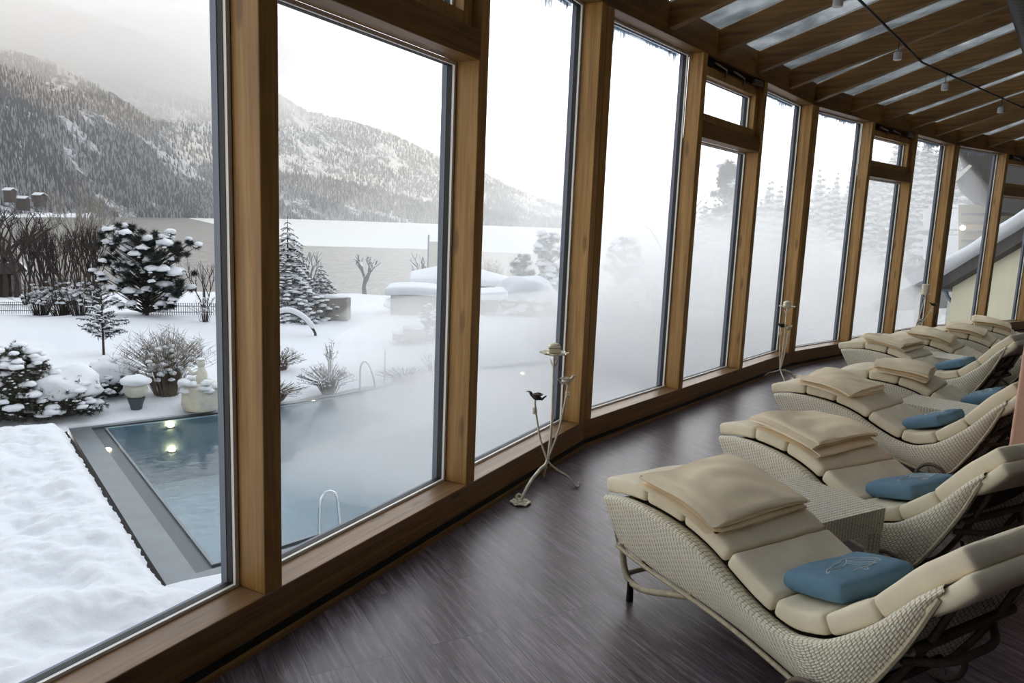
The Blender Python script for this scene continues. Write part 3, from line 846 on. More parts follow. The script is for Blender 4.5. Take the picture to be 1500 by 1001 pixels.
# ------------------------------------------------------------------ cable with hanging lamps, duct, pillar
RC = 1.07
cab = [inner(i, RC) for i in range(NF+1)]; cab[0] = cab[0].lerp(cab[1], .02); cab[-1] = cab[-1].lerp(cab[-2], .02)
mb = MB(); mb.tube([Vector((p.x, p.y, ZR+SL*RC-.012)) for p in cab], .011, 8)
tag(mb.build('lighting_cable', 'cable_black'), 'thin black lighting cable strung under the rafters', 'cable')
def make_lamp():
    r = empty('spotlight'); m = MB(); m.tube([(0, 0, 0), (0, 0, -.10)], .0035, 6); m.lathe([(.0, -.005), (.012, -.004), (.012, .012), (.0, .014)], (0, 0, 0), 10); m.build('stem', 'dark_metal', r)
    m = MB(); m.lathe([(.012, -.085), (.022, -.09), (.026, -.10), (.0, -.10)], (0, 0, 0), 14); m.build('cap', 'grey_metal', r)
    m = MB(); m.lathe([(.012, -.10), (.033, -.108), (.037, -.125), (.037, -.172), (.032, -.176), (.0, -.172)], (0, 0, 0), 18); m.build('glass_shade', 'lamp_glass', r)
    return r
LP = [(2, 1.42, 'small glass spotlight hanging at the top edge, leftmost of the lamps on the cable'), (2, 3.42, 'small glass spotlight second from the left on the black cable'),
      (3, .80, 'small glass spotlight third from the left, just right of the bend in the cable'), (3, 2.78, 'rightmost small glass spotlight on the black cable under the far rafters')]
lp = make_lamp()
for j, (i, s, lab) in enumerate(LP):
    o = lp if j == 0 else copy_tree(lp)
    a, b = cab[i], cab[i+1]; p = a + dirv(ANG[i])*(s - (a-KK[i]).dot(dirv(ANG[i])))
    p = KK[i]+dirv(ANG[i])*s+dirv(ANG[i]+90)*RC
    o.location = (p.x, p.y, ZR+SL*RC-.016); tag(o, lab, 'spotlight', 'spotlights on the cable')
mb = MB(); P = []; rad = []
i = 2
for k in range(120):
    s = 1.6+4.4*k/119; p = KK[2]+dirv(37.7)*s+dirv(127.7)*(2.03-.02*(s-3.6)); P.append((p.x, p.y, ZR+SL*2.03-.13-.0)); rad.append(.118+.006*(k % 3 == 0))
mb.tube(P, rad, 20); tag(mb.build('ventilation_duct', 'cable_black'), 'black ribbed ventilation duct at the top right corner under the rafters', 'duct')
d = ray(1489, 580); d2 = Vector((d.x, d.y, 0)).normalized()
cpt = d2*(4.55)
mb = MB(); a_ = Vector((d2.y, -d2.x, 0))*.55; b_ = d2*.5
mb.quadbox((cpt.x, cpt.y, 0), a_, b_, (0, 0, 4.3)); o = mb.build('wall_pillar', 'terracotta', smooth=False, kind='structure'); bevel(o, .01)
# ================================================================== OUTSIDE
def snow_mat(name, col, nscale, bump, dist=.05):
    t = NT(name); v = t.coord('Object')
    a = t.noise(v, nscale, 6, .6); b = t.noise(v, nscale*9, 3, .6)
    h = t.math('ADD', t.math('MULTIPLY', a, .8), t.math('MULTIPLY', b, .2))
    t.bsdf(col, .8, 0, .15, t.bump(h, bump, dist)); MATS[name] = t.m
snow_mat('snow', (.60, .625, .66, 1), .9, .6, .10)
snow_mat('tree_snow', (.62, .645, .68, 1), 4, .3, .02)
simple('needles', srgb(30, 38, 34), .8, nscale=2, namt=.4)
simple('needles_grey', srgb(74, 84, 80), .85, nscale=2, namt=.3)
simple('hedge_leaf', srgb(44, 46, 34), .8, nscale=6, namt=.5)
simple('dry_twig', srgb(106, 98, 84), .85, nscale=4, namt=.3)
simple('bark', srgb(48, 40, 36), .9, nscale=8, namt=.3)
simple('birch_bark', srgb(126, 121, 114), .85, nscale=8, namt=.3)
simple('pool_steel', srgb(104, 112, 116), .45, .3, nscale=3, namt=.08)
simple('channel_dark', srgb(70, 80, 86), .5, .2)
simple('pool_basin', (.30, .41, .47, 1), .6, nscale=.6, namt=.12)
simple('plinth_dark', srgb(14, 12, 13), .95)
simple('house_cream', srgb(206, 202, 178), .85, nscale=1, namt=.05)
simple('house_beige', srgb(150, 142, 122), .85, nscale=1, namt=.1)
simple('soffit_dark', srgb(62, 60, 60), .7, nscale=2)
simple('zinc', srgb(110, 124, 140), .45, .4)
simple('cabin_wood', srgb(44, 30, 28), .9, nscale=4)
simple('stone_pale', srgb(190, 188, 176), .8, nscale=6)
simple('garden_wall', srgb(128, 124, 116), .9, nscale=2, namt=.2)
simple('fence_iron', srgb(70, 68, 66), .6)
t = NT('pool_lamp_glow'); e = t.n('ShaderNodeEmission'); e.inputs[0].default_value = (1, .72, .38, 1); e.inputs[1].default_value = 26; t.l(e.outputs[0], t.out.inputs[0]); MATS['glow'] = t.m
# pool water
t = NT('pool_water')
tr = t.n('ShaderNodeBsdfTransparent'); tr.inputs[0].default_value = (.74, .84, .88, 1)
gl = t.n('ShaderNodeBsdfGlossy'); gl.inputs['Roughness'].default_value = .08
v = t.coord('Object', (1, 1, 1)); nb = t.bump(t.noise(v, 2.6, 4, .55, .6), .25, .04); t.l(nb, gl.inputs['Normal'])
fr = t.n('ShaderNodeFresnel'); fr.inputs[0].default_value = 1.33; t.l(nb, fr.inputs['Normal'])
mxs = t.n('ShaderNodeMixShader'); t.l(fr.outputs[0], mxs.inputs[0]); t.l(tr.outputs[0], mxs.inputs[1]); t.l(gl.outputs[0], mxs.inputs[2])
t.l(mxs.outputs[0], t.out.inputs[0]); MATS['pool_water'] = t.m
# lake
t = NT('lake_water'); v = t.coord('Object', (1, .35, 1))
n1 = t.noise(v, .55, 6, .7, .4); nb = t.bump(n1, .9, .5)
lc = t.ramp(n1, [(.35, srgb(70, 68, 64)), (.65, srgb(126, 122, 114))]); t.bsdf(lc, .3, 0, .22, nb); MATS['lake'] = t.m
snow_mat('lake_ice', (.60, .61, .60, 1), .02, .1, .5)
# forested mountain slopes
def mountain_mat(name, forest, snow, cover, scale, warm=0):
    t = NT(name); v = t.coord('Object', (1, 1, .45)); v1 = t.coord('Object')
    vo = t.t.nodes.new('ShaderNodeTexVoronoi'); vo.inputs['Scale'].default_value = scale; t.l(v, vo.inputs['Vector'])
    a = t.noise(v, scale*1.6, 5, .75); b = t.noise(v1, .006, 6, .62, .6); c = t.noise(v, scale*.25, 4, .6)
    f = t.math('ADD', t.math('MULTIPLY', a, .85), t.math('MULTIPLY', b, .55)); f = t.math('ADD', f, t.math('MULTIPLY', c, .45))
    f = t.math('ADD', f, t.math('MULTIPLY', vo.outputs['Distance'], .16))
    mid = tuple((forest[i]*.45+snow[i]*.55) for i in range(3))+(1,)
    col = t.ramp(f, [(cover-.10, forest), (cover+.0, mid), (cover+.09, snow)])
    t.bsdf(col, .9, 0, .1, t.bump(a, .25, 2)); MATS[name] = t.m
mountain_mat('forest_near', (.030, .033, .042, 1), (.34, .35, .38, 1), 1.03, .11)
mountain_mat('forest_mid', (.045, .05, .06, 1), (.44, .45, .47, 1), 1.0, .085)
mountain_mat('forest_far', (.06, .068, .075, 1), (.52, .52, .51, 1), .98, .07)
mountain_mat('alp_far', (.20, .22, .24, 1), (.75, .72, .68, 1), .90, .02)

# ------------------------------------------------------------------ pool
PO = [(-4.27, 9.0), (-3.0, 10.15), (-.5, 12.9), (2.5, 16.0), (5.5, 19.0), (8.2, 22.2), (8.6, 25.2), (6, 27.0), (2.2, 26.7), (-.5, 25.0), (-2.32, 23.3), (-3.37, 21.76), (-4.23, 20.58), (-5.57, 18.97), (-6.9, 17.81), (-8.1, 16.84), (-9.51, 15.76)]
def inpoly(x, y, P):
    c = False; j = len(P)-1
    for i in range(len(P)):
        if (P[i][1] > y) != (P[j][1] > y) and x < (P[j][0]-P[i][0])*(y-P[i][1])/(P[j][1]-P[i][1])+P[i][0]: c = not c
        j = i
    return c
def inset(poly, ins):
    n = len(poly); L_ = []
    for i in range(n):
        a, b = Vector(poly[i]+(0,)), Vector(poly[(i+1) % n]+(0,)); d = (b-a).normalized(); nn = Vector((-d.y, d.x, 0)); L_.append((a+nn*ins[i], d))
    out = []
    for i in range(n):
        (p, d), (q, e) = L_[i-1], L_[i]; cr = d.x*e.y-d.y*e.x
        if abs(cr) < 1e-4: out.append((q.x, q.y)); continue
        w = q-p; tt = (w.x*e.y-w.y*e.x)/cr; r = p+d*tt; out.append((r.x, r.y))
    return out
nP = len(PO)
def ins(left, near, far): return [near]*6+[far]*(nP-7)+[left]
L1_, L2_, L3_ = inset(PO, ins(.41, .20, .16)), inset(PO, ins(.66, .34, .24)), inset(PO, ins(.70, .37, .27))
def ringmesh(a, b, z1, z2): 
    m = MB(); m.grid([[(p[0], p[1], z1) for p in a], [(p[0], p[1], z2) for p in b]], close_v=True); return m
ZP = -3.2
pool = empty('swimming_pool', (0, 0, 0)); tag(pool, 'steaming outdoor swimming pool with steel rim in the snowy garden', 'pool')
m = ringmesh(PO, L1_, ZP, ZP)
m.grid([[(p[0], p[1], ZP-.5) for p in PO], [(p[0], p[1], ZP) for p in PO]], close_v=True)
m.build('steel_rim', 'pool_steel', pool, smooth=False)
m = ringmesh(L1_, L2_, ZP-.05, ZP-.05); m.grid([[(p[0], p[1], ZP) for p in L1_], [(p[0], p[1], ZP-.05) for p in L1_]], close_v=True); m.build('overflow_channel', 'channel_dark', pool, smooth=False)
m = ringmesh(L2_, L3_, ZP-.012, ZP-.012); m.grid([[(p[0], p[1], ZP-.05) for p in L2_], [(p[0], p[1], ZP-.012) for p in L2_]], close_v=True); m.build('inner_lip', 'pool_steel', pool, smooth=False)
m = MB(); m.grid([[(p[0], p[1], ZP-.012) for p in L3_], [(p[0], p[1], ZP-1.5) for p in L3_]], close_v=True); i0 = len(m.v); m.v += [(p[0], p[1], ZP-1.5) for p in L3_]; m.f.append(tuple(range(i0, i0+nP))); m.build('basin', 'pool_basin', pool, smooth=False)
m = MB(); m.v = [(p[0], p[1], ZP-.03) for p in L3_]; m.f.append(tuple(range(nP))); m.build('water', 'pool_water', pool, smooth=False)
for j, (px, py, lab) in enumerate([(250, 623, 'round glowing underwater lamp at the upper left of the pool'), (252, 659, 'glowing underwater lamp below the upper left one in the pool'), (158, 660, 'small glowing underwater lamp by the pool steel rim'), (460, 590, 'glowing underwater lamp near the far pool edge seen through the second window'), (765, 548, 'glowing underwater lamp in the steam seen through the third window')]):
    dr = ray(px, py); tt = ((ZP-.03)-H)/dr.z; p = Vector((0, 0, H))+dr*tt
    while inpoly(p.x, p.y, L3_) and p.z > ZP-1.42: p = p+dr*.03
    p = p-dr*(.06 if p.z < ZP-.1 else -.10); m = MB(); m.blob((0, 0, 0), .07, .07, .06, 2); r = empty('pool_light', p)
    m.build('lens', 'glow', r); m = MB(); m.lathe([(.05, -.07), (.07, -.07), (.085, -.03), (.07, -.03)], (0, 0, 0), 18, cap=False); m.build('bezel', 'pool_steel', r)
    tag(r, lab, 'pool light', 'underwater pool lights')
def rail(m, base, az, hh=.82, reach=.42):
    u = dirv(az); b = Vector(base)
    m.tube(curve_pts([b+Vector((0, 0, -.3)), b+Vector((0, 0, hh*.55)), b+Vector((0, 0, hh*.85))+u*.02, b+u*.10+Vector((0, 0, hh)), b+u*.24+Vector((0, 0, hh*.93)), b+u*reach*.8+Vector((0, 0, hh*.45)), b+u*reach+Vector((0, 0, -.25))], 30), .022, 8)
r = empty('pool_handrail', on_z(468, 800, ZP)); m = MB(); rail(m, (0, 0, 0), 70, .82, .36); m.build('rail', 'bright_steel', r); tag(r, 'curved steel pool handrail just above the sill of the second window', 'handrail')
r = empty('pool_ladder', on_z(527, 574, ZP)); 
m = MB(); rail(m, (0, 0, 0), 100, .85, .5); m.build('rail', 'bright_steel', r)
q = on_z(563, 568, ZP)-on_z(527, 574, ZP); m = MB(); rail(m, (q.x, q.y, 0), 170, 1.15, .5); m.build('rail', 'bright_steel', r)
m = MB()
for k in range(3): m.tube([(0+.1, -.1, -.3-.3*k), (q.x+.1, q.y-.1, -.3-.3*k)], .02, 6)
m.build('step', 'bright_steel', r); tag(r, 'steel pool ladder rails at the far pool edge in the steam', 'ladder')

# ------------------------------------------------------------------ ground
from mathutils import noise as mn
def gz(x, y):
    d = math.hypot(x, y)
    z = -3.16 - max(0, d-37)*(5.5/64)
    n = mn.noise(Vector((x*.22, y*.22, 0)))*.22 + mn.noise(Vector((x*.7, y*.7, 3)))*.07
    k = min(1, max(0, (d-10)/14)); z += n*k + .12*k
    if 98 < d: z = min(z, -8.6-(d-98)*.35)
    return z
keep = inset(PO, [-.75]*nP)
m = MB(); NA, NR = 330, 230
rows = []; 
for i in range(NR):
    d = 4.5*(118/4.5)**(i/(NR-1)); rows.append([(d*math.sin(math.radians(a)), d*math.cos(math.radians(a))) for a in [(-66+126*j/(NA-1)) for j in range(NA)]])
for r_ in rows: m.v += [(x, y, gz(x, y)) for x, y in r_]
for i in range(NR-1):
    for j in range(NA-1):
        x, y = rows[i][j]; x2, y2 = rows[i+1][j+1]
        if inpoly((x+x2)/2, (y+y2)/2, keep): continue
        m.f.append((i*NA+j, i*NA+j+1, (i+1)*NA+j+1, (i+1)*NA+j)[::-1])
m.build('floor_snow_garden', 'snow', kind='structure')
# ploughed snow margin round the pool
def dense(poly, st=.25):
    out = []
    for i in range(len(poly)):
        a, b = Vector(poly[i]+(0,)), Vector(poly[(i+1) % len(poly)]+(0,)); n = max(2, int((b-a).length/st))
        out += [a.lerp(b, k/n) for k in range(n)]
    return out
rings = []
for w in (0, .02, .10, .25, .45, .7, 1.0, 1.3):
    q = inset(PO, [-w]*nP); dd = []
    for i in range(nP):
        a, b = Vector(q[i]+(0,)), Vector(q[(i+1) % nP]+(0,)); n = max(2, int((Vector(PO[(i+1) % nP])-Vector(PO[i])).length/.2)); dd += [a.lerp(b, k/n) for k in range(n if i < nP-1 else 0)]
    j0 = 0; L_ = (b-a).length; dd = [b_ for b_ in dd] if True else dd; dd += [a+(b-a)*(x_/L_) for x_ in (0, .2, .4, .55)]
    k = min(1, w/.66)
    rings.append([Vector((p.x, p.y, (ZP-.02 if w == 0 else (ZP+.03+.05*mn.noise(Vector((p.x*1.3, p.y*1.3, 0))))*(1-k)+(gz(p.x, p.y)+(.012 if w < 1.2 else -.08))*k))) for p in dd])
q = inset(PO, [0]*nP)
m = MB(); m.grid(rings); mg = m.build('floor_snow_margin', 'snow', kind='structure')
def hit(px, py, z0=None):
    d = ray(px, py); t_ = 5.0
    for _ in range(4000):
        p = Vector((0, 0, H))+d*t_
        if p.z <= gz(p.x, p.y): return Vector((p.x, p.y, gz(p.x, p.y)))
        t_ += .05 if t_ < 60 else .2
        if math.hypot(p.x, p.y) > 93: return Vector((p.x, p.y, gz(p.x, p.y)))
    return p
# deep snow on the terrace left of the pool, with a broken edge above a dark kerb
eA, eB = Vector((-9.35, 15.2, 0)), Vector((-3.95, 8.35, 0)); e1 = (eB-eA).normalized(); e2 = Vector((-e1.y, e1.x, 0))*-1   # away from the pool
if e2.dot(Vector((-1, -1, 0))) < 0: e2 = -e2
m = MB(); NX, NY = 300, 170; LX = (eB-eA).length+5.5; LY = 13.0
P = []
for i in range(NX):
    s = LX*i/(NX-1); row = []
    for j in range(NY):
        w = LY*(j/(NY-1))**1.5
        jag = .05+.05*mn.noise(Vector((s*1.9, 0, 0)))+.04*mn.noise(Vector((s*7, 2, 0)))+.03*mn.noise(Vector((s*19, 5, 0)))
        over = max(0, s-((eB-eA).length-.2))          # past the pool corner: the drift runs on along the building
        sh = -over*.9 if over else 0
        p = eA+e1*s+e2*(w+jag-.10+sh*(1-min(1, w/3)))
        k = min(1, w/.28); prof = 1-(1-k)**2.4
        far = min(1, s/.5)
        hgt = .40*prof*(1-(1-far)**2.2)
        n = .17*mn.fractal(Vector((p.x*.8, p.y*1.1, 1)), .8, 2.1, 6)+.05*mn.noise(Vector((p.x*2.6, p.y*2.6, 7)))
        hgt += n*min(1, w/.6)*.9 - .12*min(1, over/1.2)*(1-min(1, w/2.5))
        zz = ZP+max(.02, hgt)
        if j == 0: zz = ZP+.10; p = p+e2*.10
        elif j == 1: zz = max(zz, ZP+.13)
        row.append(Vector((p.x, p.y, zz)))
    P.append(row)
m.grid(P); o = m.build('snow_drift', 'snow'); tag(o, 'deep rippled snow drift on the terrace beside the pool steel rim', 'snow', kind='stuff')
m = MB(); q0 = eA-e1*.3+e2*-.14; m.quadbox((q0.x, q0.y, ZP-.3), e1*((eB-eA).length+.6), e2*.5, (0, 0, .345)); o = m.build('terrace_kerb', 'plinth_dark', smooth=False); tag(o, 'dark kerb under the broken snow edge beside the pool rim', 'kerb')

# ------------------------------------------------------------------ plants
def spikes(m, c, r, n, rn, th=.012, flat=1.0, up=0.0, M_=None):
    for _ in range(n):
        a = rn.uniform(0, 2*PI); z = rn.uniform(-1, 1); s = math.sqrt(1-z*z)
        d = Vector((s*math.cos(a), s*math.sin(a), z*flat+up)).normalized()
        L = r*rn.uniform(.65, 1.1); b = Vector(c)+d*r*rn.uniform(0, .35); tip = Vector(c)+d*L
        x = d.orthogonal().normalized()*th; y = d.cross(x).normalized()*th; i0 = len(m.v)
        m.v += [tuple(b+x), tuple(b-x*.5+y*.87), tuple(b-x*.5-y*.87), tuple(tip)]
        m.f += [(i0, i0+1, i0+3), (i0+1, i0+2, i0+3), (i0+2, i0, i0+3)]
def snowblob(m, c, sx, sy, sz, rn, sub=2, amp=.10):
    V, F = ico(sub); i0 = len(m.v); o = Vector((rn.uniform(0, 50), rn.uniform(0, 50), 0))
    for p in V:
        k = 1+amp*2.2*mn.noise(Vector(p)*1.7+o)
        m.v.append((c[0]+p[0]*sx*k, c[1]+p[1]*sy*k, c[2]+(p[2] if p[2] > 0 else p[2]*.55)*sz*k))
    m.f += [tuple(i0+j for j in f) for f in F]
def conifer(name, base, hgt, rad, seed, label, cat='tree', group=None, leaf='needles', snow=.75, lean=0, low=.06, open_=False):
    rn = random.Random(seed); b = Vector(base); r = empty(name, b)
    m = MB(); m.tube([(0, 0, -.2), (lean*.5, 0, hgt*.5), (lean, 0, hgt)], [hgt*.018, hgt*.012, hgt*.002], 7); m.build('trunk', 'bark', r)
    f, s = MB(), MB(); tiers = int(12+hgt*1.8) if not open_ else 13
    for k in range(tiers):
        u = low+(1-low)*(k/(tiers-1)); z = hgt*u; R_ = rad*(1-u)**.85*(.85+.3*rn.random())+.05*hgt*.2
        nb = max(4, int(11*(1-u)+4)) if not open_ else 5; a0 = rn.uniform(0, 6)
        for q in range(nb):
            a = a0+2*PI*q/nb+rn.uniform(-.2, .2); L = R_*rn.uniform(.7, 1.12); d = Vector((math.cos(a), math.sin(a), 0))
            st = Vector((lean*u, 0, z)); end = st+d*L+Vector((0, 0, -L*rn.uniform(.25, .55) if not open_ else L*rn.uniform(.25, .7)))
            mid = st.lerp(end, .55)+Vector((0, 0, L*.10))
            f.tube([st, mid, end], [.02*hgt*.15, .012*hgt*.12, .003], 4, cap=False)
            for t_ in (.3, .5, .68, .84, 1.0):
                p = st.lerp(mid, t_/.55) if t_ < .55 else mid.lerp(end, (t_-.55)/.45)
                cr = L*.20*(1.2-t_*.55)
                spikes(f, p, cr*1.25, 12, rn, max(.010, cr*.09), .55, -.2)
                if rn.random() < snow: snowblob(s, p+Vector((0, 0, cr*.28)), cr*.85, cr*.85, cr*.34, rn, 1, .2)
    f.build('needles', leaf, r); s.build('snow_load', 'tree_snow', r)
    tag(r, label, cat, group); return r
def clumptree(name, base, clumps, label, leaf, seed, trunkr=.08, group=None, spn=60, th=.012, cat='tree', snowh=.5, cover=.5):
    """irregular crown: clumps = [(x, y, z, r)] relative to the base"""
    rn = random.Random(seed); r = empty(name, Vector(base))
    m, f, s = MB(), MB(), MB()
    top = max(c[2] for c in clumps)
    m.tube([(0, 0, -.2), (0.05, 0, top*.45), (0, .05, top*.9)], [trunkr, trunkr*.7, trunkr*.25], 7)
    for (x, y, z, cr) in clumps:
        zb = max(.1, z-math.hypot(x, y)*.55-cr*.5); zb = min(zb, top*.85)
        m.tube(curve_pts([(0, 0, zb), (x*.5, y*.5, zb+(z-zb)*.45), (x, y, z)], 7), [trunkr*.4, trunkr*.36, trunkr*.3, trunkr*.25, trunkr*.2, trunkr*.15, trunkr*.08], 5, cap=False)
        spikes(f, (x, y, z), cr, spn, rn, th, .75, .1)
        if rn.random() < cover:
            bk = rn.uniform(.7, 1.25); snowblob(s, (x, y, z+cr*.35), cr*.85*bk, cr*.85*bk, cr*snowh*bk, rn, 2, .25)
            for _ in range(3):
                a = rn.uniform(0, 6.3); snowblob(s, (x+math.cos(a)*cr*.7, y+math.sin(a)*cr*.7, z+cr*rn.uniform(-.1, .3)), cr*.3, cr*.3, cr*.18, rn, 1, .2)
    m.build('branches', 'bark', r); f.build('foliage', leaf, r); s.build('snow_load', 'tree_snow', r)
    tag(r, label, cat, group); return r
def ball(rn, n, rx, ry, z0, z1, r0, r1, hollow=.5):
    out = []
    for _ in range(n):
        a = rn.uniform(0, 2*PI); w = rn.uniform(hollow, 1); t_ = rn.random(); z = z0+(z1-z0)*t_; k = math.sqrt(max(.05, 1-(2*t_-1)**2*.8))
        out.append((rx*w*k*math.cos(a), ry*w*k*math.sin(a), z, rn.uniform(r0, r1)))
    return out
def bare(name, base, hgt, seed, label, mat='bark', spread=.5, depth=4, r0=None, group=None, stems=1, pollard=False, snow=False, cat='tree'):
    rn = random.Random(seed); r = empty(name, Vector(base)); m = MB(); s = MB()
    def grow(p, d, L, rad, k):
        q = p+d*L; mid = p.lerp(q, .5)+Vector((rn.uniform(-1, 1), rn.uniform(-1, 1), rn.uniform(-.3, .6)))*L*.07
        m.tube([p, mid, q], [rad, rad*.85, rad*.65], 5 if k > 1 else 3, cap=False)
        if snow and k <= 2 and abs(d.z) < .85: s.tube([p+Vector((0, 0, rad)), q+Vector((0, 0, rad*.8))], [rad*.9, rad*.7], 4)
        if k == 0: return
        n = rn.choice((2, 3, 3)) if not (pollard and k == depth) else 5
        for _ in range(n):
            v = Vector((rn.uniform(-1, 1), rn.uniform(-1, 1), rn.uniform(-.1, .5)))
            nd = (d*(1-spread*.3)+v*spread).normalized()
            if nd.z < -.1: nd.z = .1
            grow(q if rn.random() < .7 else p.lerp(q, .7), nd, L*rn.uniform(.6, .82), rad*.6, k-1)
    for q in range(stems):
        a = rn.uniform(0, 6.3); lean = rn.uniform(.05, .35) if stems > 1 else .03
        grow(Vector((math.cos(a)*.1*(stems > 1), math.sin(a)*.1*(stems > 1), -.1)), Vector((math.cos(a)*lean, math.sin(a)*lean, 1)).normalized(), hgt*(.36 if not pollard else .42), (r0 or hgt*.018), depth)
    m.build('branches', mat, r)
    if snow: s.build('snow_load', 'tree_snow', r)
    tag(r, label, cat, group); return r
def snowbush(name, base, rx, ry, hgt, seed, label, leaf='hedge_leaf', n=70, cap=True, th=.008, capk=.8, cat='bush', crk=.17, sn=.4):
    n = int(n*2.6) if cap else int(n*1.3)
    rn = random.Random(seed); r = empty(name, Vector(base)); f, s, st = MB(), MB(), MB()
    for k in range(n):
        a = rn.uniform(0, 2*PI); el = math.asin(rn.uniform(.0, 1)); c = Vector((math.cos(a)*math.cos(el)*rx, math.sin(a)*math.cos(el)*ry, .12+math.sin(el)*hgt))*rn.uniform(.75, 1.0)
        cr = min(rx, hgt)*crk*.8; spikes(f, c, cr, 26, rn, th*.9, 1, .1); c2 = c*rn.uniform(.86, 1.04)+Vector((rn.uniform(-.1, .1), rn.uniform(-.1, .1), 0)); spikes(f, c2, cr*.9, 22, rn, th*.8, 1, .1); snowblob(s, c2+Vector((0, 0, cr*.5)), cr*.32, cr*.32, cr*.2, rn, 1, .2)
        if rn.random() < sn: snowblob(s, c+Vector((0, 0, cr*.45)), cr*(k_:=rn.uniform(.4, 1.7)), cr*k_, cr*k_*.5, rn, 2, .22)
        if k % 5 == 0: st.tube([(0, 0, 0), tuple(c*.6), tuple(c)], [.02, .014, .006], 4, cap=False)
    f.blob((0, 0, hgt*.40), rx*.66, ry*.66, hgt*.42, 3, rn, .04)
    if cap: snowblob(s, (0, 0, hgt*.66), rx*capk, ry*capk, hgt*.56, rn, 3, .16)
    st.build('stems', 'bark', r); f.build('leaves', leaf, r); s.build('snow_cap', 'tree_snow', r); tag(r, label, cat); return r
def twigbush(name, base, w, hgt, seed, label, n=160, mat='dry_twig', snow=True, cat='bush'):
    rn = random.Random(seed); r = empty(name, Vector(base)); m, s = MB(), MB()
    for _ in range(n):
        a = rn.uniform(0, 2*PI); o = rn.random()**.6*w; h_ = hgt*rn.uniform(.6, 1.0)*(1-.35*(o/w)**2)
        e = Vector((math.cos(a)*o, math.sin(a)*o, h_)); q = e*.5; q.z = h_*.62; q.x *= .8; q.y *= .8
        m.tube([(e.x*.2, e.y*.2, -.05), q, e], [.012, .008, .003], 3, cap=False)
        for _ in range(4):
            t_ = rn.uniform(.5, 1); p = q.lerp(e, t_); m.tube([p, p+Vector((rn.uniform(-1, 1), rn.uniform(-1, 1), rn.uniform(.2, 1)))*hgt*.12], [.005, .002], 3, cap=False)
        if snow and rn.random() < .5: snowblob(s, q.lerp(e, rn.uniform(0, .8))*rn.uniform(.8, 1), hgt*.05, hgt*.05, hgt*.035, rn, 1, .3)
    m.build('twigs', mat, r)
    if snow: s.build('snow_load', 'tree_snow', r)
    tag(r, label, cat); return r
def hgt_at(base, px, py):
    """height of the thing above base so that its top reaches the pixel row"""
    return on_plan(px, py, (base.x, base.y)).z-base.z
# --- seen through the first window
b = hit(18, 612); snowbush('evergreen_bush', b, 1.05, 1.0, hgt_at(b, 25, 500)*.9, 1, 'large dark evergreen bush dusted with snow at the left edge of the garden', n=520, cap=False, crk=.13, sn=.24)
b = hit(98, 608); snowbush('clipped_bush', b, .80, .8, hgt_at(b, 98, 535)*.80, 2, 'round dark bush under a thick snow cap beyond the terrace snow', n=110, capk=.86)
b = hit(165, 580); snowbush('clipped_bush', b, .6, .6, hgt_at(b, 165, 524)*.85, 3, 'smaller dark bush with flat snow cap left of the round stone ornament', n=70, capk=.85)
b = hit(245, 578); twigbush('feathery_bush', b, 1.35, hgt_at(b, 245, 478), 4, 'feathery dry grey bush with fine upright twigs behind the stone ornament', n=260)
b = hit(152, 520); conifer('young_pine', b, hgt_at(b, 152, 412), .85, 5, 'slim young pine with thin snowy branches in front of the big snow-laden pine', snow=.6, low=.2, open_=True)
b = hit(215, 462); rn = random.Random(6); hh = hgt_at(b, 215, 335); sc_ = hh/6.2
CL = [(-2.4, 0, 5.0, .75), (-1.9, .3, 5.5, .8), (-1.3, -.2, 5.8, .8), (-.9, .2, 5.2, .9), (-.4, -.3, 5.4, .9), (-.2, 0, 4.5, 1.0), (-1.0, .3, 4.4, .9), (-2.6, -.2, 3.6, .7), (-2.1, 0, 3.3, .8), (-1.5, -.4, 3.1, .8),
      (.5, 0, 5.2, .9), (1.1, .3, 5.4, .9), (1.6, -.2, 5.0, .9), (2.0, .2, 5.0, .8), (2.5, 0, 4.8, .7), (1.2, 0, 4.4, .8), (.2, .2, 3.6, 1.0), (-.7, -.4, 3.5, .9), (1.0, 0, 3.0, .9), (1.9, .2, 2.9, .9), (2.4, 0, 2.5, .8), (.4, -.3, 2.6, .9), (-.8, 0, 2.4, .9), (-1.8, .2, 2.1, .9), (1.5, -.2, 1.9, 1.0), (2.2, .1, 1.6, .9), (.3, .2, 1.6, 1.0), (-.9, 0, 1.3, .9), (0, 0, .9, .9), (1.4, 0, .8, 1)]
CL = [(x*sc_, y*sc_, z*sc_, r_*sc_*.72) for x, y, z, r_ in CL]
CL += [(x+rn.uniform(-.6, .6), y+rn.uniform(-.8, .8), z+rn.uniform(-.5, .45), r_*rn.uniform(.55, .9)) for x, y, z, r_ in CL for _ in range(5)]
clumptree('snow_laden_pine', b, CL, 'big spreading dark pine heavily laden with snow in front of the lake', 'needles', 6, .09, spn=170, th=.011, snowh=.5, cover=.45)
for j, (px, py, ty, sd, lab) in enumerate([(8, 436, 318, 11, 'gnarled pollarded tree behind the dark cabin at the left edge'), (25, 436, 318, 12, 'gnarled pollarded tree with stubby upright arms right of the dark cabin')]):
    b = hit(px, py); bare('pollarded_tree', b, hgt_at(b, px, ty), sd, lab, spread=.75, depth=4, r0=.22, pollard=True)
for j, (px, ty, sd, lab) in enumerate([(95, 262, 21, 'pale birch with thin white branches, leftmost of the birches'), (115, 250, 22, 'tall pale birch in the middle of the birches above the thicket'), (134, 262, 23, 'pale birch right of the tallest birch, left of the big pine')]):
    b = hit(px, 440); bare('birch', b, hgt_at(b, px, ty)*.95, sd, lab, mat='birch_bark', spread=.32, depth=4, r0=.10, stems=2, group='birches above the thicket')
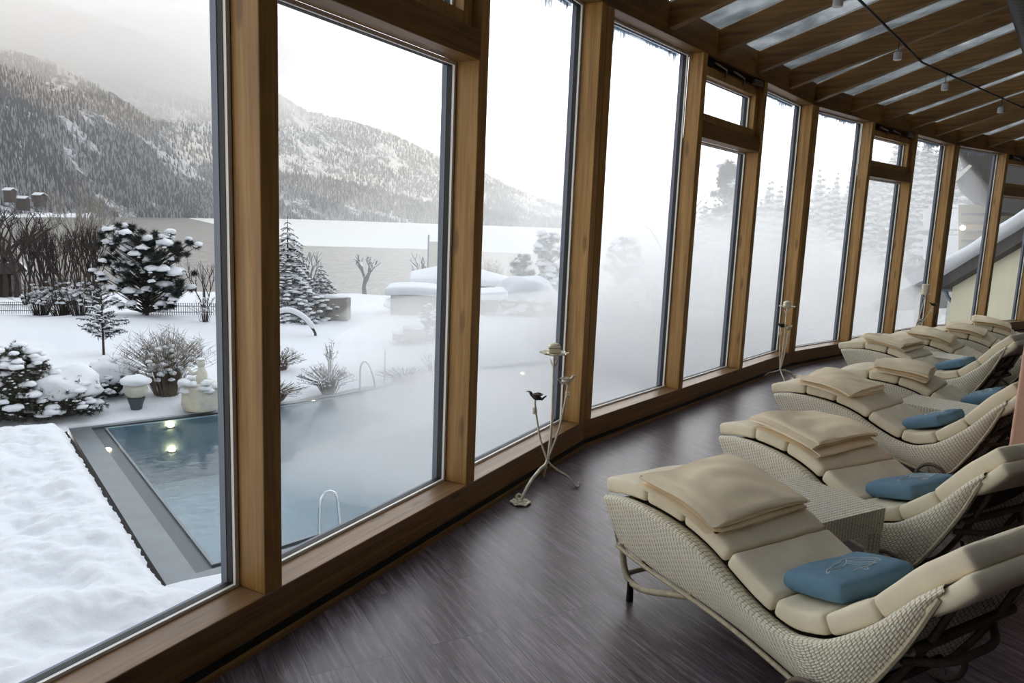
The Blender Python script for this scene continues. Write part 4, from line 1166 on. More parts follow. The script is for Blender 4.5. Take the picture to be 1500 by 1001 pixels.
# thicket of bare stems
rn = random.Random(33)
for j in range(9):
    px = 38+j*14; b = hit(px+rn.uniform(-4, 4), 446); o = bare('bare_shrub', b, hgt_at(b, px, 318+rn.uniform(-2, 18)), 40+j, None, spread=.30, depth=4, r0=.06, stems=4)
    tag(o, ('tall bare grey shrub, %s, in the thicket between cabin and big pine' % ['farthest left', 'second from the left', 'third from the left', 'fourth from the left', 'in the middle', 'fourth from the right', 'third from the right', 'second from the right', 'farthest right'][j]), 'shrub', 'bare shrubs of the lakeside thicket')
for j, (px, w_) in enumerate([(60, 1.5), (92, 1.9), (118, 1.6)]):
    b = hit(px, 462); twigbush('snowy_hedge_shrub', b, w_, 2.0, 60+j, ['snow-crusted dark twiggy shrub at the left end of the fence', 'widest snow-crusted dark twiggy shrub in the middle behind the fence', 'snow-crusted dark twiggy shrub beside the young pine'][j], n=110, mat='bark')
b = hit(300, 472); twigbush('small_twig_shrub', b, .8, 1.3, 65, 'small dark twig shrub poking out of the snow left of the first post', n=26, mat='bark')
b = hit(300, 452); bare('bare_shrub', b, hgt_at(b, 300, 372), 66, 'thin bare shrub standing alone right of the big snow-laden pine', spread=.4, depth=3, r0=.04, stems=4)
# cabin
b = hit(-16, 436); r = empty('garden_cabin', b, math.radians(20)); m = MB(); m.box(-3, 1.6, 0, 3, 0, 1.9); m.build('walls', 'cabin_wood', r, smooth=False)
m = MB(); m.quadbox((-3.3, -.4, 1.85), (5.3, 0, 0), (0, 1.9, .75), (0, 0, .1)); m.quadbox((-3.3, 3.4, 1.85), (5.3, 0, 0), (0, -1.9, .75), (0, 0, .1)); m.build('roof', 'cabin_wood', r, smooth=False)
m = MB(); m.quadbox((-3.3, 3.4, 1.96), (5.3, 0, 0), (0, -1.9, .75), (0, 0, .2)); m.build('roof_snow', 'tree_snow', r, smooth=False)
m = MB(); m.box(-1.2, -.4, -.04, 0, .7, 1.4); m.build('window', 'channel_dark', r, smooth=False); m = MB(); m.box(.3, 1.0, -.04, 0, 0, 1.7); m.build('door', 'bark', r, smooth=False)
tag(r, 'small dark wooden garden cabin at the left edge by the lake', 'cabin')
# fence
def fence(p0, p1, n, lab):
    d = p1-p0; r = empty('iron_fence', p0)
    for z in (.14, .40):
        m = MB(); m.tube([(0, 0, z), (d.x, d.y, d.z+z)], .018, 5); m.build('rail', 'fence_iron', r)
    m = MB(); m.tube([(0, 0, 0), (0, 0, .50)], .012, 4); m.blob((0, 0, .51), .028, .028, .028, 1); o = None
    for k in range(n):
        if o is None: o = m.build('picket', 'fence_iron', r); c = o
        else: c = o.copy(); COL.objects.link(c)
        c.location = d*(k/(n-1))
    tag(r, lab, 'fence')
fence(hit(-6, 460), hit(118, 460), 46, 'low iron picket fence across the snow at the far left of the garden')
fence(hit(222, 462), hit(316, 462), 30, 'low iron picket fence right of the big snow-laden pine')
# stone ornament and statue
b = hit(200, 600); r = empty('stone_ball_ornament', b); m = MB(); m.lathe([(.12, 0), (.14, .1), (.2, .28), (.0, .28)], (0, 0, 0), 16); m.build('pedestal', 'channel_dark', r)
m = MB(); m.blob((0, 0, .5), .27, .27, .25, 3); m.build('stone_ball', 'stone_pale', r); m = MB(); snowblob(m, (0, 0, .66), .33, .33, .16, random.Random(2), 3, .08); m.build('snow_cap', 'tree_snow', r); tag(r, 'round pale stone ball with snow cap on a dark foot by the pool', 'ornament')
b = hit(296, 598); r = empty('garden_fountain', b); m = MB(); m.lathe([(.42, 0), (.46, .1), (.44, .35), (.46, .55), (.36, .62), (.0, .62)], (0, 0, 0), 18); m.build('bowl', 'stone_pale', r)
m = MB(); m.tube([(0, 0, .6), (.02, 0, .85), (0, 0, 1.0)], [.14, .12, .07], 10); m.blob((0, 0, 1.08), .10, .10, .12, 2); m.tube([(0, 0, .9), (-.2, 0, .82), (-.34, 0, .98)], [.05, .045, .03], 7); m.build('figure', 'stone_pale', r)
m = MB(); rn = random.Random(3)
for _ in range(14): a = rn.uniform(0, 6.3); snowblob(m, (.4*math.cos(a), .4*math.sin(a), rn.uniform(.45, .68)), .14, .14, .09, rn, 2, .2)
snowblob(m, (0, 0, 1.17), .10, .10, .05, rn, 2, .1); m.build('snow_cap', 'tree_snow', r); tag(r, 'snow-dusted stone fountain figure by the pool beside the first post', 'fountain')
# --- second window
b = hit(422, 470); conifer('spruce', b, hgt_at(b, 422, 318), 1.9, 71, 'pointed snow-laden spruce beside the lake in the second window', snow=.85)
b = hit(470, 466); conifer('spruce', b, hgt_at(b, 468, 385), 1.5, 72, 'lower dark spruce leaning against the pointed spruce', snow=.55)
b = hit(396, 470); conifer('spruce', b, hgt_at(b, 396, 408), 1.6, 73, 'low snow-covered spruce half hidden behind the first post', snow=.95)
b = hit(455, 440); bare('pollarded_tree', b, hgt_at(b, 455, 366), 13, 'bare pollarded tree behind the two spruces', spread=.5, depth=3, r0=.13, pollard=True, snow=True)
b = hit(534, 424); bare('pollarded_tree', b, hgt_at(b, 528, 372), 15, 'bare pollarded tree standing alone on the lake shore in the second window', spread=.6, depth=3, r0=.3, pollard=True, snow=True)
b = hit(620, 424); bare('pollarded_tree', b, hgt_at(b, 618, 374), 16, 'small bare tree on the shore left of the pale sign board', spread=.6, depth=3, r0=.2, pollard=True, snow=True)
b = hit(424, 492); r = empty('garden_arch', b); m = MB(); m.tube(curve_pts([(-1.0, 0, -.1), (-.9, 0, .45), (-.4, .05, .8), (.1, .05, .85), (.6, .0, .6), (.95, 0, .2), (1.0, 0, -.1)], 26), .05, 7); m.build('hoop', 'bark', r)
m = MB(); m.tube(curve_pts([(-.92, 0, .5), (-.4, .05, .9), (.1, .05, .95), (.6, .0, .7), (.93, 0, .32)], 20), [.05]+[.11]*18+[.05], 8); m.build('snow_load', 'tree_snow', r); tag(r, 'low arched hoop loaded with snow at the foot of the spruces', 'arch')
b = hit(487, 468); r = empty('planter_box', b); m = MB(); m.box(-.75, .75, -.4, .4, 0, 1.0); m.build('box', 'garden_wall', r, smooth=False); m = MB(); snowblob(m, (0, 0, 1.02), .8, .45, .14, random.Random(9), 3, .1); m.build('snow_cap', 'tree_snow', r); tag(r, 'grey boxy planter at the foot of the lower spruce', 'planter')
b = hit(590, 462); r = empty('boat_shed', b, math.radians(5)); m = MB(); m.box(-.6, 4.6, 0, 2.2, 0, .95); m.build('walls', 'garden_wall', r, smooth=False); m = MB(); m.pad(lambda x, y, z: Vector((x-.9, y-.4, z+.92+.1*math.sin(x*1.1))), 6, 3, .42, .2, (14, 8, 4)); m.build('roof_snow', 'tree_snow', r)
tag(r, 'low grey shed with a thick slab of roof snow by the lake', 'shed')
b = hit(600, 452); r = empty('snow_mound', b); m = MB(); rn = random.Random(4)
for k in range(7): snowblob(m, (-.9+.5*k, rn.uniform(-.3, .3), .25), .6, .5, .42, rn, 3, .15)
m.build('mound', 'tree_snow', r); tag(r, 'lumpy snow pile in front of the low grey shed', 'snow')
b = hit(628, 424); r = empty('sign_board', b, math.radians(-10)); m = MB(); m.box(-.15, 4, 0, .12, 0, 6.6); m.build('board', 'stone_pale', r, smooth=False); m = MB(); m.box(-.25, -.1, -.05, .2, -.5, 7.4); m.build('post', 'zinc', r, smooth=False); tag(r, 'tall pale board on a post by the shore left of the second post', 'board')
for j, (px, py, ty, lab) in enumerate([(588, 503, 484, 'squat snow-capped rock left of the taller rocks near the second post'), (606, 505, 474, 'middle snow-capped rock near the second post'), (628, 500, 440, 'tall ragged shrub with snow beside the second post')]):
    b = hit(px, py); h_ = hgt_at(b, px, ty)
    if j < 2:
        r = empty('garden_rock', b); m = MB(); snowblob(m, (0, 0, h_*.4), .34, .3, h_*.55, random.Random(j+1), 3, .3); m.build('stone', 'garden_wall', r); m = MB(); snowblob(m, (0, 0, h_*.82), .38, .34, h_*.28, random.Random(j+5), 3, .1); m.build('snow_cap', 'tree_snow', r); tag(r, lab, 'rock')
    else: snowbush('ragged_shrub', b, .55, .5, h_*.85, 77, lab, leaf='needles_grey', n=60, cap=False)
for j, (px, py, w_, h_, lab) in enumerate([(478, 578, .9, .8, 'dark low shrub on the far pool edge left of the ladder'), (400, 588, .9, .45, 'low grass tuft at the far pool edge beside the first post'), (590, 566, 1.0, .5, 'low grassy shrub on the far pool edge right of the ladder'), (405, 545, .8, .7, 'grey twig shrub in the snow right of the first post'), (632, 560, .4, 1.1, 'thin upright twigs at the pool edge beside the second post'), (480, 548, .3, 1.0, 'thin dry stems with seed heads left of the ladder')]):
    b = hit(px, py); twigbush('poolside_shrub', b+Vector((0, .25, 0)), w_, h_, 80+j, lab, n=110 if w_ > .5 else 14, mat='dry_twig' if j != 0 else 'bark')
b = hit(604, 455); twigbush('leafless_sapling', b, .7, 1.6, 91, 'tiny leafless sapling in the snow before the grey shed', n=9, mat='bark', snow=False)
# --- third window
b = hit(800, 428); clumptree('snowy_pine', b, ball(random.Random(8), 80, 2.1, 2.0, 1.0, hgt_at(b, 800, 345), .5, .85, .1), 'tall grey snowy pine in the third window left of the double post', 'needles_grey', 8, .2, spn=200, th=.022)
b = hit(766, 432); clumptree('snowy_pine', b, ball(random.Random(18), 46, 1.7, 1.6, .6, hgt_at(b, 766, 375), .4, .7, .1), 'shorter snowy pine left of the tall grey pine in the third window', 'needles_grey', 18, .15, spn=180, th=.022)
for j, (px, py, ty, lab) in enumerate([(716, 402, 372, 'bare twiggy shrub above the snowy hut roof in the third window'), (762, 400, 366, 'faint bare twiggy shrub between hut roof and snowy pine')]):
    b = hit(px, py+24); twigbush('lakeside_shrub', b, 2.0, hgt_at(b, px, ty), 93+j, lab, n=130, mat='dry_twig', snow=False)
b = hit(712, 448); r = empty('snowy_hut', b, math.radians(8)); m = MB(); m.box(-5, 2.0, 0, 4, 0, 1.6); m.build('walls', 'garden_wall', r, smooth=False)
m = MB(); m.pad(lambda x, y, z: Vector((x-6, y-.6, z+1.5+1.2*(1-abs(x-3.6)/5)*math.sin(PI*min(1, y/5)))), 8.6, 5, .55, .2, (20, 14, 4)); m.build('roof_snow', 'tree_snow', r); tag(r, 'low grey hut buried under domed snow in the third window', 'hut')
b = hit(770, 462); snowbush('snow_dome_bush', b, 1.7, 1.5, hgt_at(b, 770, 416), 95, 'big rounded bush swallowed by a snow dome in the third window', leaf='dry_twig', n=60, capk=.95)
def garden_lamp(px, py, ty, lab):
    b = hit(px, py); h_ = hgt_at(b, px, ty); r = empty('garden_lamp', b); m = MB(); m.tube([(0, 0, 0), (0, 0, h_-.25)], .03, 8); m.build('pole', 'zinc', r)
    m = MB(); m.lathe([(.0, h_-.28), (.10, h_-.26), (.12, h_-.08), (.0, h_-.08)], (0, 0, 0), 12); m.build('lantern', 'zinc', r); m = MB(); m.lathe([(.2, h_-.1), (.19, h_-.02), (.1, h_+.04), (.0, h_+.05)], (0, 0, 0), 12); m.build('snow_cap', 'tree_snow', r); tag(r, lab, 'lamp', 'snow-capped garden lamps')
garden_lamp(800, 448, 402, 'snow-capped garden lamp, left one of the pair by the double post')
garden_lamp(808, 452, 414, 'snow-capped garden lamp, right one of the pair by the double post')
garden_lamp(905, 462, 438, 'snow-capped garden lamp alone in the fourth window')
b = hit(932, 452); r = empty('garden_statue', b); m = MB(); m.box(-.3, .3, -.3, .3, 0, .7); m.blob((0, 0, .95), .32, .28, .3, 2); m.build('stone', 'garden_wall', r); m = MB(); snowblob(m, (0, 0, 1.22), .34, .3, .16, random.Random(5), 2, .1); snowblob(m, (0, 0, .72), .42, .4, .12, random.Random(6), 2, .1); m.build('snow_cap', 'tree_snow', r); tag(r, 'squat grey stone statue with snow hat in the fourth window', 'statue')
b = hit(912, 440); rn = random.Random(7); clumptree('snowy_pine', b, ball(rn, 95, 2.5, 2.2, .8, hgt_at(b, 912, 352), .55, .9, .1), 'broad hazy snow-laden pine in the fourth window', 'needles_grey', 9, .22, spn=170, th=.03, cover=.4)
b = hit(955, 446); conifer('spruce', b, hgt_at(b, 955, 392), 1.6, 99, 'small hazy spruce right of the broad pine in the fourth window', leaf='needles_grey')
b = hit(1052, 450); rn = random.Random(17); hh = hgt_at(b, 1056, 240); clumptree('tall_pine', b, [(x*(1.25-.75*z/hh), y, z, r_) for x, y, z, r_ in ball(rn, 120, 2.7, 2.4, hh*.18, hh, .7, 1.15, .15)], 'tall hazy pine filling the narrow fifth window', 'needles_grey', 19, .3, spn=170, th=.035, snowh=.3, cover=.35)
b = hit(985, 440); bare('larch', b, hgt_at(b, 995, 268), 101, 'bare hazy tree with fine branches against the fourth post', mat='birch_bark', spread=.5, depth=5, r0=.16)
# ------------------------------------------------------------------ lake
ZL = -9.0
simple('needles_blue', (.030, .034, .042, 1), .9); simple('frosted', (.20, .21, .225, 1), .9)
def sector(name, mat, d0, d1, a0, a1, z, n=80, jag=0.0, parent=None):
    m = MB(); P = []
    for i in range(n+1):
        a = math.radians(a0+(a1-a0)*i/n); j = jag*(mn.noise(Vector((i*.21, 3, 0)))+.5*mn.noise(Vector((i*.9, 1, 0))))
        P.append([((d0+j)*math.sin(a), (d0+j)*math.cos(a), z), (d1*math.sin(a), d1*math.cos(a), z)])
    m.grid(P, flip=False); return m.build(name, mat, parent, smooth=False)
o = sector('lake', 'lake', 92, 6500, -70, 62, ZL); tag(o, 'grey rippled lake between the snowy garden and the mountains', 'lake')
m = MB(); P = []
for i in range(121):
    a = math.radians(-23.2+62*i/120); px = i
    j = 9*mn.noise(Vector((i*.15, 3, 0)))+4*mn.noise(Vector((i*.7, 1, 0))); k = min(1, i/3)
    P.append([((262+j+620*(1-min(1, i/12))**2)*math.sin(a), (262+j+620*(1-min(1, i/12))**2)*math.cos(a), ZL+.02), ((900)*math.sin(a), 900*math.cos(a), ZL+.02), ((3300)*math.sin(a), 3300*math.cos(a), ZL+.02)])
m.grid(P); o = m.build('ice_sheet', 'lake_ice', smooth=False); tag(o, 'pale ice sheet covering the far part of the lake', 'ice')
# ------------------------------------------------------------------ mountains
def mountain(name, label, mat, crest, D0, D1, seed, amp, back=500, nr=46, shape=1.25, kind=None, rough=.012, trees=None):
    """crest: outline points as seen from the room; D0 shore distance, D1 crest distance (functions of px)"""
    xs = [c[0] for c in crest]; ys = [c[1] for c in crest]; n = int((xs[-1]-xs[0])/3); P = []
    for i in range(n+1):
        px = xs[0]+(xs[-1]-xs[0])*i/n; py = float(np.interp(px, xs, ys))
        d1 = D1(px); d0 = D0(px); c = at_d(px, py, d1); dr = Vector((c.x, c.y, 0)).normalized(); row = []
        for j in range(nr+1):
            t_ = j/nr; d = d0+(d1-d0)*t_; p = dr*d
            z = ZL-1+(c.z-ZL+1)*t_**shape
            e = math.sin(PI*t_)**.8
            nz = mn.fractal(Vector((p.x/420, p.y/420, seed)), .8, 2.1, 6)
            z += amp*e*nz*(c.z-ZL) + rough*(c.z-ZL)*mn.noise(Vector((p.x/14, p.y/14, seed)))*(.3+t_)*1.0
            row.append(Vector((p.x, p.y, z)))
        for k in (1, 2, 3): row.append(Vector((dr.x*(d1+back*k/3), dr.y*(d1+back*k/3), c.z-(c.z-ZL)*.33*k)))
        P.append(row)
    m = MB(); m.grid(P); o = m.build(name, mat); tag(o, label, 'mountain', kind=kind)
    if trees:
        N, hh, lab2 = trees; rn = random.Random(seed*7); A, B = MB(), MB(); cnt = 0; tries = 0
        while cnt < N and tries < N*6:
            tries += 1; u, v_ = rn.random()*(n-1), rn.random()*(nr-1); i, j = int(u), int(v_); fu, fv = u-i, v_-j
            p = P[i][j].lerp(P[i+1][j], fu).lerp(P[i][j+1].lerp(P[i+1][j+1], fu), fv)
            cl = mn.fractal(Vector((p.x/150, p.y/150, seed*3)), .9, 2.1, 4)+.35*mn.noise(Vector((p.x/38, p.y/38, 5)))
            if cl > .22 and rn.random() < .9: continue
            cnt += 1; h_ = hh*rn.uniform(.6, 1.15); w_ = h_*rn.uniform(.15, .24); a0 = rn.uniform(0, 2)
            fr = rn.random() < .42+cl*.5
            mm = B if fr else A; i0 = len(mm.v)
            for k in range(4): mm.v.append((p.x+w_*math.cos(a0+k*PI/2), p.y+w_*math.sin(a0+k*PI/2), p.z-1))
            mm.v.append((p.x, p.y, p.z+h_)); mm.f += [(i0+k, i0+(k+1) % 4, i0+4) for k in range(4)]
        r = empty('mountain_forest', P[n//2][nr//2]); off = -r.location
        for mm, nm, mt in ((A, 'dark_trees', 'needles_blue'), (B, 'frosted_trees', 'frosted')):
            mm.v = [(x+off.x, y+off.y, z+off.z) for x, y, z in mm.v]; mm.build(nm, mt, r, smooth=False)
        tag(r, lab2, 'forest', kind='stuff')
    return o
lin = lambda x0, a, x1, b: (lambda px: a+(b-a)*min(1, max(0, (px-x0)/(x1-x0))))
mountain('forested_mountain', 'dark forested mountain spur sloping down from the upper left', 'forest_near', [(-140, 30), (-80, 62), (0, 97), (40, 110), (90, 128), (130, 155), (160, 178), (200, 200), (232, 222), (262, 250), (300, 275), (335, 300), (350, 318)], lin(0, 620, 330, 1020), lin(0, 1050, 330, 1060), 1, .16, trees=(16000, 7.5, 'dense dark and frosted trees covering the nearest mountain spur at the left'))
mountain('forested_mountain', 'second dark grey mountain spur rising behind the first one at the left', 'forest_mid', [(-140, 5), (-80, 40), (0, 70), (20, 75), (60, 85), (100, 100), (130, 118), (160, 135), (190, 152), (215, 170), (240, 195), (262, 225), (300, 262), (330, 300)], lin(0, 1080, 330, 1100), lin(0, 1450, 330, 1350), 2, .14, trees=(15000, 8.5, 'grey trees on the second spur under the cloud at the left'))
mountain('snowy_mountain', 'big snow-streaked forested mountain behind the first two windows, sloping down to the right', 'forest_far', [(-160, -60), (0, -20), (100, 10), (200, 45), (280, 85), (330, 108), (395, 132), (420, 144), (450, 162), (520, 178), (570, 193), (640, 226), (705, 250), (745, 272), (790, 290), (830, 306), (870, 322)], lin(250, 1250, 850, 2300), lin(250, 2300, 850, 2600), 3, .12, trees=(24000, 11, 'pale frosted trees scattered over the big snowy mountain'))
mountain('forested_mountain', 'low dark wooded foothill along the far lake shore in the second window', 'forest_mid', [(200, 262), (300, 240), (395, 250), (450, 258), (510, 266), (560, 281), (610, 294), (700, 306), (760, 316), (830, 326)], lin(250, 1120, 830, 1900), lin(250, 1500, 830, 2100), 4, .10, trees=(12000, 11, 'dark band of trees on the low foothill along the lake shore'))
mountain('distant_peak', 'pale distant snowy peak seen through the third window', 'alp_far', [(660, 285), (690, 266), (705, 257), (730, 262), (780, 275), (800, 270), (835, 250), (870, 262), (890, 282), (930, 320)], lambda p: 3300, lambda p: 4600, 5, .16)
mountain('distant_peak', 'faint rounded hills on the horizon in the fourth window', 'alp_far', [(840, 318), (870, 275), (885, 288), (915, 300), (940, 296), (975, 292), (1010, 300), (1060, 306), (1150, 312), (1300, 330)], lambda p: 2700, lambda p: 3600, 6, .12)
# shoreline snow meadow with houses, left
m = MB(); P = []
for i in range(60):
    px = -120+i*4.4; c = at_d(px, 317, 600+px*.9); c.z = ZL; dr = Vector((c.x, c.y, 0)).normalized()
    P.append([dr*(math.hypot(c.x, c.y)+k*16)+Vector((0, 0, ZL-.5+k*1.1*(1.2+.6*mn.noise(Vector((i*.2, k*.5, 0)))))) for k in range(9)])
m.grid(P); tag(m.build('shore_meadow', 'snow'), 'white snow meadow on the far lake shore at the left', 'meadow')
for j, (px, py, w_, lab) in enumerate([(30, 293, 7, 'tiny dark chalet with snowy roof on the far shore at the left'), (54, 288, 6.5, 'tiny chalet with white roof uphill right of the dark chalet'), (10, 281, 6, 'tiny chalet highest on the far shore at the left edge')]):
    c = at_d(px, py+3, 650); r = empty('chalet', c, rn.uniform(-.3, .3)); m = MB(); m.box(-w_/2, w_/2, 0, 5, -6, 2.6); m.build('walls', 'cabin_wood', r, smooth=False)
    m = MB(); m.quadbox((-w_/2-.7, -.7, 2.3), (w_+1.4, 0, 0), (0, 3.2, 1.7), (0, 0, .5)); m.quadbox((-w_/2-.7, 5.7, 2.3), (w_+1.4, 0, 0), (0, -3.2, 1.7), (0, 0, .5)); m.build('snowy_roof', 'tree_snow', r, smooth=False); tag(r, lab, 'house', 'chalets on the far shore')
# wooded bank to the right, close and lost in steam
def bankcrest(px): return float(np.interp(px, [960, 1010, 1060, 1120, 1150, 1190, 1240, 1300, 1340, 1380, 1450, 1600], [352, 322, 300, 290, 276, 284, 262, 236, 216, 212, 190, 160]))
rn = random.Random(55)
m = MB(); P = []
for i in range(90):
    px = 940+i*7.5; c = at_d(px, bankcrest(px)+26, 150); dr = Vector((c.x, c.y, 0)).normalized()
    P.append([dr*(70+80*k/10)+Vector((0, 0, -8+(c.z+8)*(k/10)**1.1+mn.noise(Vector((i*.3, k*.6, 2)))*1.5)) for k in range(11)]+[dr*190+Vector((0, 0, -6))])
m.grid(P); tag(m.build('wooded_bank', 'forest_far'), 'misty wooded bank rising to the right behind the steam', 'hillside')
f, s = MB(), MB()
for _ in range(230):
    px = rn.uniform(1000, 1560); k = rn.random(); D = 95+55*k; top = at_d(px, bankcrest(px)+26, 150); dr = Vector((top.x, top.y, 0)).normalized()
    z0 = -8+(top.z+8)*((D-70)/80)**1.1; p = dr*D+Vector((0, 0, z0)); h_ = rn.uniform(5, 9)
    for t_ in range(7):
        zz = p.z+h_*(.15+.85*t_/7); R_ = h_*.26*(1-t_/7.6); spikes(f, (p.x, p.y, zz), R_, 26, rn, .10, .5, -.15)
        snowblob(s, (p.x, p.y, zz+R_*.25), R_*.6, R_*.6, R_*.3, rn, 1, .3)
r = empty('hillside_forest', (0, 0, 0)); f.build('trees', 'needles_grey', r); s.build('tree_snow', 'tree_snow', r); tag(r, 'misty snow-dusted forest covering the bank beyond the right windows', 'forest', kind='stuff')
# ------------------------------------------------------------------ neighbouring houses, right
def slabbox(m, a, b, dep, th):  # a,b: two corners of one edge; dep vector; th vector
    m.quadbox(a, b-a, dep, th)
P1, P2 = at_d(1374, 408, 21.0), at_d(1532, 312, 19.2)
hd = Vector(((P2-P1).x, (P2-P1).y, 0)).normalized(); away = Vector((-hd.y, hd.x, 0)); away = away if away.dot(Vector((P1.x, P1.y, 0))) > 0 else -away
slope = (P2.z-P1.z)/math.hypot((P2-P1).x, (P2-P1).y)
r = empty('cream_house', (P1.x, P1.y, -3.2)); O = Vector((P1.x, P1.y, -3.2))
W0 = P1+hd*.22; W1 = P1+hd*6.0
m = MB(); zt0 = W0.z+slope*.62-.25; a = Vector((W0.x, W0.y, -3.4))-O+away*.25
h0, h1 = P1.z+slope*.22-.30+3.4, P1.z+slope*6-.30+3.4
i0 = 0; c8 = [a, a+hd*5.4, a+hd*5.4+away*7, a+away*7]
m.v = [tuple(p) for p in c8]+[tuple(c8[0]+Vector((0, 0, h0))), tuple(c8[1]+Vector((0, 0, h1))), tuple(c8[2]+Vector((0, 0, h1))), tuple(c8[3]+Vector((0, 0, h0)))]
m.f = [(0, 1, 2, 3), (7, 6, 5, 4), (0, 4, 5, 1), (1, 5, 6, 2), (2, 6, 7, 3), (3, 7, 4, 0)]; m.build('walls', 'house_cream', r, smooth=False, merge=.0001)
m = MB(); m.quadbox(P1-O+Vector((0, 0, -.32)), hd*6.4+Vector((0, 0, slope*6.4)), away*8, (0, 0, .30)); m.build('roof', 'soffit_dark', r, smooth=False)
m = MB(); nn = 60; Pg = []; 
for i in range(nn+1):
    t_ = i/nn; s_ = -.15+6.5*t_; row = []
    th = .42*min(1, t_/.05)**.5+.06*mn.noise(Vector((t_*9, 0, 0)))
    for j, (dd, k) in enumerate(((.02, 0), (-.14, .12), (-.2, .45), (-.1, .85), (.2, 1.0), (1.5, 1.05), (4, 1.0), (8, 1))):
        row.append(P1-O+hd*s_+away*(dd+.05*mn.noise(Vector((t_*7, j, 4))))+Vector((0, 0, slope*s_-.02+th*k)))
    Pg.append(row)
m.grid(Pg, flip=True); i0 = len(m.v); m.build('roof_snow', 'tree_snow', r)
m = MB(); g = P1-O+hd*.05+Vector((0, 0, -.22)); m.tube([g+away*(-.1), g+away*8], .09, 8); m.build('gutter', 'zinc', r)
m = MB(); m.tube(curve_pts([g+away*.2+Vector((0, 0, -.05)), g+away*.3+hd*.1+Vector((0, 0, -.3)), g+away*.5+hd*.42+Vector((0, 0, -.6)), g+away*.5+hd*.45+Vector((0, 0, -1.1)), g+away*.5+hd*.45+Vector((0, 0, -3.0))], 20), .042, 8); m.build('downpipe', 'zinc', r)
tag(r, 'cream rendered house with thick snow on its sloping roof outside the right windows', 'house')
# lower porch roof
Q1, Q2 = at_d(1282, 446, 27), at_d(1385, 400, 26); hq = Vector(((Q2-Q1).x, (Q2-Q1).y, 0)).normalized(); aq = Vector((-hq.y, hq.x, 0)); aq = aq if aq.dot(Q1) > 0 else -aq; sq = (Q2.z-Q1.z)/math.hypot((Q2-Q1).x, (Q2-Q1).y)
r = empty('snowy_porch', (Q1.x, Q1.y, -3.2)); O = Vector((Q1.x, Q1.y, -3.2)); lq = math.hypot((Q2-Q1).x, (Q2-Q1).y)+1
m = MB(); m.quadbox(Q1-O+Vector((0, 0, -.25)), hq*lq+Vector((0, 0, sq*lq)), aq*5, (0, 0, .22)); m.build('roof', 'soffit_dark', r, smooth=False)
m = MB(); m.quadbox(Q1-O+hq*-.1-aq*.1, hq*(lq+.1)+Vector((0, 0, sq*(lq+.1))), aq*5.1, (0, 0, .4)); m.build('roof_snow', 'tree_snow', r, smooth=False)
for k in range(4):
    m = MB(); p = Q1-O+hq*(.35+.95*k)+aq*.3; m.box(p.x-.1, p.x+.1, p.y-.1, p.y+.1, 0, p.z+sq*(.35+.95*k)-.1); m.build('porch_post', 'stone_pale', r, smooth=False)
m = MB(); p = Q1-O+aq*4.5; m.quadbox((p.x, p.y, 0), hq*lq, aq*.2, (0, 0, 2.6)); m.build('wall', 'house_beige', r, smooth=False)
tag(r, 'misty open porch with a snow-covered sloping roof left of the cream house', 'porch')
# upper house behind with deep dark eaves
def poly_prism(pts, D, dep, name, mat, parent, O):
    V0 = [at_d(x, y, D)-O for x, y in pts]; c = sum(V0, Vector())/len(V0); dr = Vector((c.x+O.x, c.y+O.y, 0)).normalized()*dep
    n = len(V0); m = MB(); m.v = [tuple(v) for v in V0]+[tuple(v+dr) for v in V0]; m.f = [tuple(range(n)), tuple(range(2*n-1, n-1, -1))]+[(i, n+i, n+(i+1) % n, (i+1) % n) for i in range(n)]
    return m.build(name, mat, parent, smooth=False, merge=.0001)
O = at_d(1440, 420, 40); O.z = -3; r = empty('upper_house', O)
poly_prism([(1404, 300), (1520, 300), (1520, 420), (1404, 420)], 38, 9, 'walls', 'house_beige', r, O)
poly_prism([(1403, 205), (1430, 208), (1600, 232), (1600, 330), (1446, 304), (1398, 263), (1420, 243), (1404, 226)], 35, 10, 'roof', 'soffit_dark', r, O)
poly_prism([(1396, 262), (1420, 241), (1424, 243), (1400, 266)], 34.8, .4, 'verge_board', 'stone_pale', r, O)
for k in range(5): poly_prism([(1408, 312+k*13), (1540, 312+k*13), (1540, 316+k*13), (1408, 316+k*13)], 37.7, .3, 'balcony_board', 'soffit_dark', r, O)
tag(r, 'house with deep dark eaves and slatted balcony behind the cream house', 'house')
O = at_d(1380, 420, 60); O.z = -3; r = empty('snowy_outbuilding', O)
poly_prism([(1360, 344), (1440, 344), (1440, 400), (1360, 400)], 55, 6, 'walls', 'house_beige', r, O)
poly_prism([(1352, 306), (1412, 306), (1412, 336), (1352, 336)], 54, 9, 'upper_snow', 'tree_snow', r, O)
poly_prism([(1352, 345), (1440, 345), (1440, 376), (1352, 380)], 52, 9, 'lower_snow', 'tree_snow', r, O)
tag(r, 'misty outbuilding with two broad snowy roofs between porch and upper house', 'building')
p = at_d(1410, 334, 37.3); r = empty('wall_lamp', p); m = MB(); m.blob((0, 0, 0), .11, .11, .09, 2); m.build('globe', 'glow', r); m = MB(); m.tube([(0, 0, .12), (.1, .5, .25)], .03, 6); m.build('bracket', 'zinc', r); tag(r, 'small glowing warm lamp on the upper house wall', 'lamp')
# pergola and low rail in the steam
O = hit(1040, 470); r = empty('garden_pergola', O, math.radians(40)); 
for k in range(4):
    m = MB(); m.box(k*1.7-.08, k*1.7+.08, -.08, .08, 0, 2.3); m.build('pergola_post', 'tree_snow', r, smooth=False)
m = MB(); m.box(-.4, 5.6, -.15, .15, 2.3, 2.6); m.build('beam', 'tree_snow', r, smooth=False); tag(r, 'snow-crusted garden pergola faint in the steam below the tall hazy pine', 'pergola')
